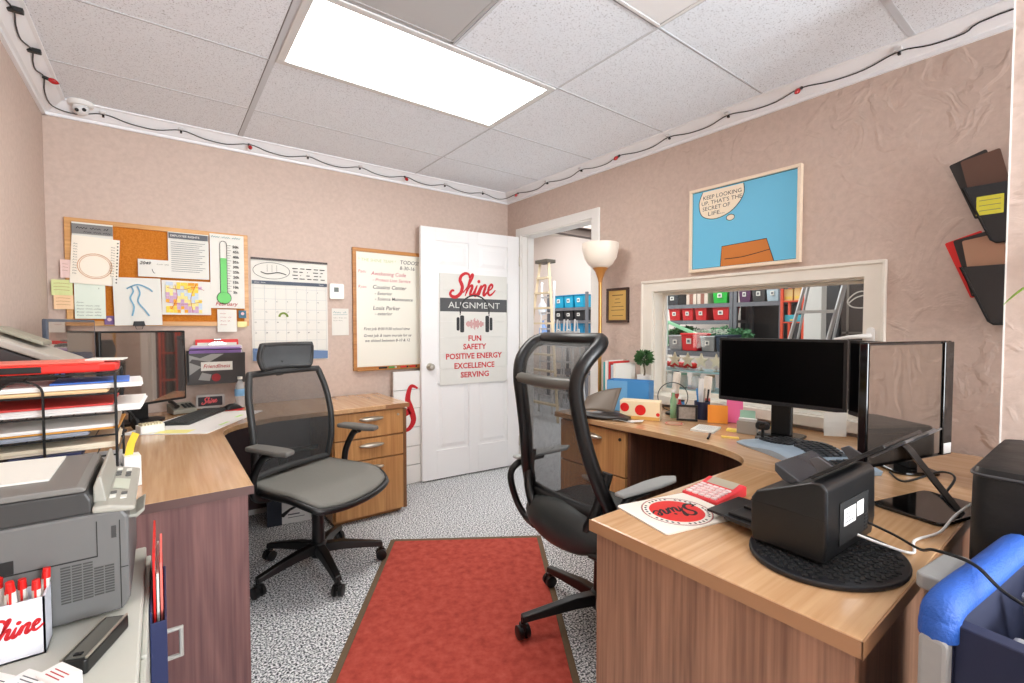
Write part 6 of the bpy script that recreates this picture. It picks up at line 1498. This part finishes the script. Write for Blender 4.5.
for i in range(6):
    y = 2.14-.105*i
    t = thing('glass_jar', '%s glass jar on the low shelf under the star ornaments' % ('leftmost','second','third','fourth','fifth','rightmost')[i], 'jar', (3.0, y, .854), 0, 'glass jars behind the window')
    mb = MB(); mb.lathe([(0,.002),(.030,.0),(.033,.01),(.033,.075),(.026,.085),(.026,.09)], n=18); mb.build('glass', CLEAR if i % 2 else M('jar_white', (226, 224, 216), .3), t, smooth=50)
    mb = MB(); mb.cyl((0,0,.088),(0,0,.102),.028,n=16); mb.build('lid', (ORANGE, WPAP, MINT, WPAP, M('lid_tan', (200,160,110), .5), BRED)[i], t, smooth=40)
# dark cabinet, white post, poster rack, dark door with script
t = thing('dark_cupboard', 'big dark grey cupboard front beyond the window', 'cupboard', (6.12, 2.46, 0))
mb = MB(); mb.bb(-.08,.18,-.52,.60,.002,2.1); mb.build('body', M('cupboard_grey', (56, 58, 62), .5), t, bevel=.004)
mb = MB(); mb.bb(-.095,-.081,-.51,.03,.03,2.07); d = mb.build('cupboard_door', M('cupboard_front', (70, 72, 76), .4), t, bevel=.003)
mb = MB(); mb.bb(-.095,-.081,.045,.59,.03,2.07); d2_ = mb.build('cupboard_door', M('cupboard_front', (70, 72, 76), .4), t, bevel=.003)
for dd, y in ((d, .0), (d2_, .08)):
    mb = MB(); mb.tube([(-.096,y,.85),(-.115,y,.85),(-.115,y,1.0),(-.096,y,1.0)], .006, 6); mb.build('handle', ALU, dd)
t = thing('workbench', 'dark teal workbench in the workshop beyond the window', 'workbench', (5.25, 2.44, 0))
mb = MB(); mb.bb(-.25,.25,-.25,.22,1.10,1.15); mb.build('top', M('bench_teal', (48, 72, 84), .5), t, bevel=.004)
for sx in (-.22,.22):
    for sy in (-.22,.19):
        mb = MB(); mb.bb(sx-.025,sx+.025,sy-.025,sy+.025,.001,1.10); mb.build('leg', STEEL, t)
t = thing('white_post', 'white wooden post between the ladder and dark doors beyond the window', 'post', (5.0, 1.815, 0))
mb = MB(); mb.bb(-.06,.06,-.075,.075,.14,3.6-.001); mb.build('shaft', WHITE, t, bevel=.004)
mb = MB(); mb.bb(-.075,.075,-.09,.09,.001,.15); mb.build('plinth', WHITE, t, bevel=.004)
t = thing('wire_goods_rack', 'orange framed rack of coloured boxes beyond the window', 'rack', (5.2, 2.06, 0))
mb = MB()
for sy in (-.10,.10):
    for sx in (-.09,.09): mb.bb(sx-.012,sx+.012,sy-.012,sy+.012,.001,1.80)
for z in (.5,.9,1.335,1.55,1.70): mb.bb(-.10,.10,-.10,.10,z-.012,z)
mb.build('frame', M('rack_orange', (226, 84, 56), .5), t)
for (y, z, h_, c, l) in ((-.045,1.551,.13,(236,206,140),'cream box on upper level of the orange rack'),(.05,1.551,.12,(236,186,120),'tan box on upper level of the orange rack'),(0,1.336,.07,(70,180,200),'cyan box on lower level of the orange rack'),(0,1.42,.0,(40,40,44),'')):
    if h_ == 0: continue
    o = thing('goods_box', l, 'box', (5.2, 2.06+y, z))
    mb = MB(); mb.bb(-.07,.07,-.04 if z > 1.5 else -.08,.04 if z > 1.5 else .08,0,h_); mb.build('box', M('goods_%d' % c[0], c, .5), o, bevel=.003)
    mb = MB(); mb.bb(-.072,-.0702,-.03,.03,h_*.15,h_*.35); mb.build('stripe', YELLOW, o)
t = thing('dark_display_door', 'dark panelled double door with pale scroll lettering beyond the window', 'display door', (6.0, 1.55, 0))
mb = MB(); mb.bb(-.03,.03,-.34,.36,.002,1.80); mb.build('panel', M('door_dark', (66, 56, 52), .5, noise=.15, nscale=8), t)
mb = MB()
for y in (-.30, 0, .30): mb.bb(-.036,-.0302,y-.012,y+.012,.02,1.78)
for z in (.6, 1.22): mb.bb(-.036,-.0302,-.33,.35,z-.01,z+.01)
mb.build('frame_bars', M('door_bar', (120, 112, 104), .5), t)
mb = MB(); P_ = (-.0372,0,0)
mb.ribbon(spline([(-.30,1.53),(-.22,1.60),(-.10,1.62),(-.06,1.55),(-.14,1.49),(-.26,1.50),(-.30,1.57),(-.2,1.66),(-.05,1.64)], 6), .014, P_, EU, EZ)
mb.ribbon(spline([(-.02,1.56),(.03,1.60),(.06,1.55),(.10,1.60),(.13,1.55),(.17,1.60),(.21,1.55),(.26,1.60),(.31,1.56)], 6), .014, P_, EU, EZ)
mb.ribbon(spline([(-.1,1.68),(.05,1.74),(.2,1.68),(.30,1.73)], 6), .016, P_, EU, EZ)
mb.build('scroll_lettering', M('scroll_pale', (206, 196, 186), .6), t)
# ladders
def bar(mb, a, b, w=.03, d=.02):
    a, b = Vector(a), Vector(b); mb.tube([a, b], w*.5, 4, flat=d/w*1.2)
def stepladder(label, foot, top, yw0, yw1, x, spread, n, m, name='step_ladder', loc=(0,0,0)):
    t = thing(name, label, 'ladder', loc)
    z = top
    for sy in (-1, 1):
        mb = MB(); bar(mb, (0, sy*yw0, .004), (spread*.5, sy*yw1, z), .06, .03); mb.build('rail', m, t)
        mb = MB(); bar(mb, (spread, sy*yw0, .004), (spread*.5+.05, sy*yw1, z), .045, .025); mb.build('rear_rail', m, t)
    for i in range(1, n+1):
        f_ = i/(n+1); yw = yw0*(1-f_)+yw1*f_
        mb = MB(); mb.bb(spread*.5*f_-.04, spread*.5*f_+.04, -yw, yw, z*f_-.012, z*f_+.012); mb.build('rung', m, t)
    mb = MB(); mb.bb(spread*.5-.08, spread*.5+.12, -yw1-.03, yw1+.03, z, z+.04); mb.build('top_cap', m, t, bevel=.004)
    return t
t = thing('step_ladder', 'silver step ladder standing behind the window to the right', 'ladder', (4.0, 1.50, 0))
YS = [(.30,.02),]
for sy, y0, y1 in ((1, .42, -.03), (-1, .14, -.30)):
    mb = MB(); bar(mb, (0, y0, .004), (.25, y1, 2.25), .030, .022); mb.build('rail', ALU, t)
    mb = MB(); bar(mb, (.75, y0+.14, .004), (.33, y1+.05, 2.25), .022, .016); mb.build('rear_rail', ALU, t)
for i in range(1, 8):
    f_ = i/8; mb = MB(); ya = .42-.45*f_; yb = .14-.44*f_
    mb.bb(.25*f_-.03, .25*f_+.03, yb, ya, 2.25*f_-.012, 2.25*f_+.012); mb.build('rung', ALU, t)
mb = MB(); mb.bb(.20, .40, -.34, .02, 2.25, 2.29); mb.build('top_cap', ALU, t, bevel=.004)
WOODL = M('ladder_cream', (206, 190, 160), .6, noise=.12, nscale=20)
t = thing('step_ladder', 'tall cream step ladder leaning inside the doorway view', 'ladder', (4.2, 5.17, 0))
for sy, y0, y1 in ((1, .20, .165), (-1, -.62, -.03)):
    mb = MB(); bar(mb, (0, y0, .004), (.35, y1, 2.22), .06, .03); mb.build('rail', WOODL, t)
for i in range(1, 10):
    f_ = i/10; mb = MB(); mb.bb(.35*f_-.04, .35*f_+.04, -.62+.59*f_, .20-.035*f_, 2.22*f_-.013, 2.22*f_+.013); mb.build('rung', WOODL, t)
mb = MB(); mb.bb(.28, .46, -.06, .20, 2.22, 2.27); mb.build('top_cap', M('ladder_cap', (76, 70, 60), .5), t, bevel=.004)
t = thing('extension_ladder', 'grey extension ladder leaning behind the cream step ladder', 'ladder', (4.55, 5.45, 0))
for y in (-.14, .16):
    mb = MB(); bar(mb, (0, y-.25, .004), (.45, y+.2, 2.0), .05, .03); mb.build('rail', ALU, t)
for i in range(1, 8):
    f_ = i/8; mb = MB(); mb.bb(.45*f_-.015, .45*f_+.015, -.39+.45*f_, -.09+.45*f_, 2.0*f_-.012, 2.0*f_+.012); mb.build('rung', ALU, t)
# wall rack with blue bins beyond the doorway
rack('steel shelving of turquoise bins beyond the doorway', 5.62, 6.1, 5.40, 6.35, (.5, 1.02, 1.39, 1.61), 1.86)
CY = (24, 160, 200)
for i, (y0, y1) in enumerate(((5.98,6.22),(5.74,5.96),(5.50,5.71))): bin_('%s turquoise bin on the top shelf beyond the doorway' % ('left','middle','right')[i], 5.76, y0, y1, 1.611, 1.83, CY, (16, 120, 160), 'turquoise bins beyond the doorway')
for i, (y0, y1) in enumerate(((5.98,6.22),(5.74,5.96),(5.50,5.71))): bin_('%s black bin with white label below the turquoise bins' % ('left','middle','right')[i], 5.76, y0, y1, 1.391, 1.57, (38, 40, 44), None, 'black bins beyond the doorway')
for i, (y0, y1) in enumerate(((5.98,6.22),(5.74,5.96),(5.50,5.71))): bin_('%s blue bin on the third shelf beyond the doorway' % ('left','middle','right')[i], 5.76, y0, y1, 1.021, 1.34, (20, 130, 176), None, 'blue bins beyond the doorway')
for i, (y, c, z) in enumerate(((6.38,(216,222,230),1.62),(6.36,(130,160,210),1.205))):
    t = thing('plastic_sack', ('white plastic sack hanging left of the turquoise bins', 'blue white sack hanging lower left of the turquoise bins')[i], 'sack', (5.50, y, z))
    mb = MB(); mb.lathe([(.0,-.13),(.07,-.12),(.10,-.05),(.085,.05),(.04,.12),(.02,.17),(.03,.19)], n=18); mb.v = [Vector((v.x*.6, v.y*(1+.1*sin(v.z*40)), v.z)) for v in mb.v]; mb.build('sack', M('sack_%d' % i, c, .5, noise=.2, nscale=14), t, smooth=60)
    mb = MB(); mb.tube([(0,0,.18),(.03,0,.21),(.12,0,.215)], .004, 6); mb.build('hook', ALU, t)
for i, y in enumerate((5.62, 5.86)):
    t = thing('step_stool', ('right','left')[i] + ' small aluminium step stool before the turquoise bins', 'step stool', (5.05, y-.32, 0))
    for s in (-.10,.10):
        mb = MB(); bar(mb, (0,s,.004), (.12,s*.8,1.40), .04, .025); mb.build('rail', ALU, t); mb = MB(); bar(mb, (.35,s,.004), (.16,s*.8,1.38), .03, .02); mb.build('rear_rail', ALU, t)
    for k in range(1, 6):
        mb = MB(); mb.bb(.024*k-.03,.024*k+.05,-.095,.095,.24*k-.012,.24*k+.012); mb.build('step', ALU, t)
# unseen fixture added to go with the workshop fill light just below it
t = thing('added_workshop_fixture', 'long added workshop light fixture, unseen, out of the frame', 'ceiling light', (4.6, 4.6, 3.3))
mb = MB(); mb.bb(-.15,.15,-1.2,1.2,0,.06); mb.build('housing', WHITE, t); mb = MB(); mb.bb(-.01,.01,-.6,-.58,.06,.3); mb.bb(-.01,.01,.58,.6,.06,.3); mb.build('hanger', STEEL, t)
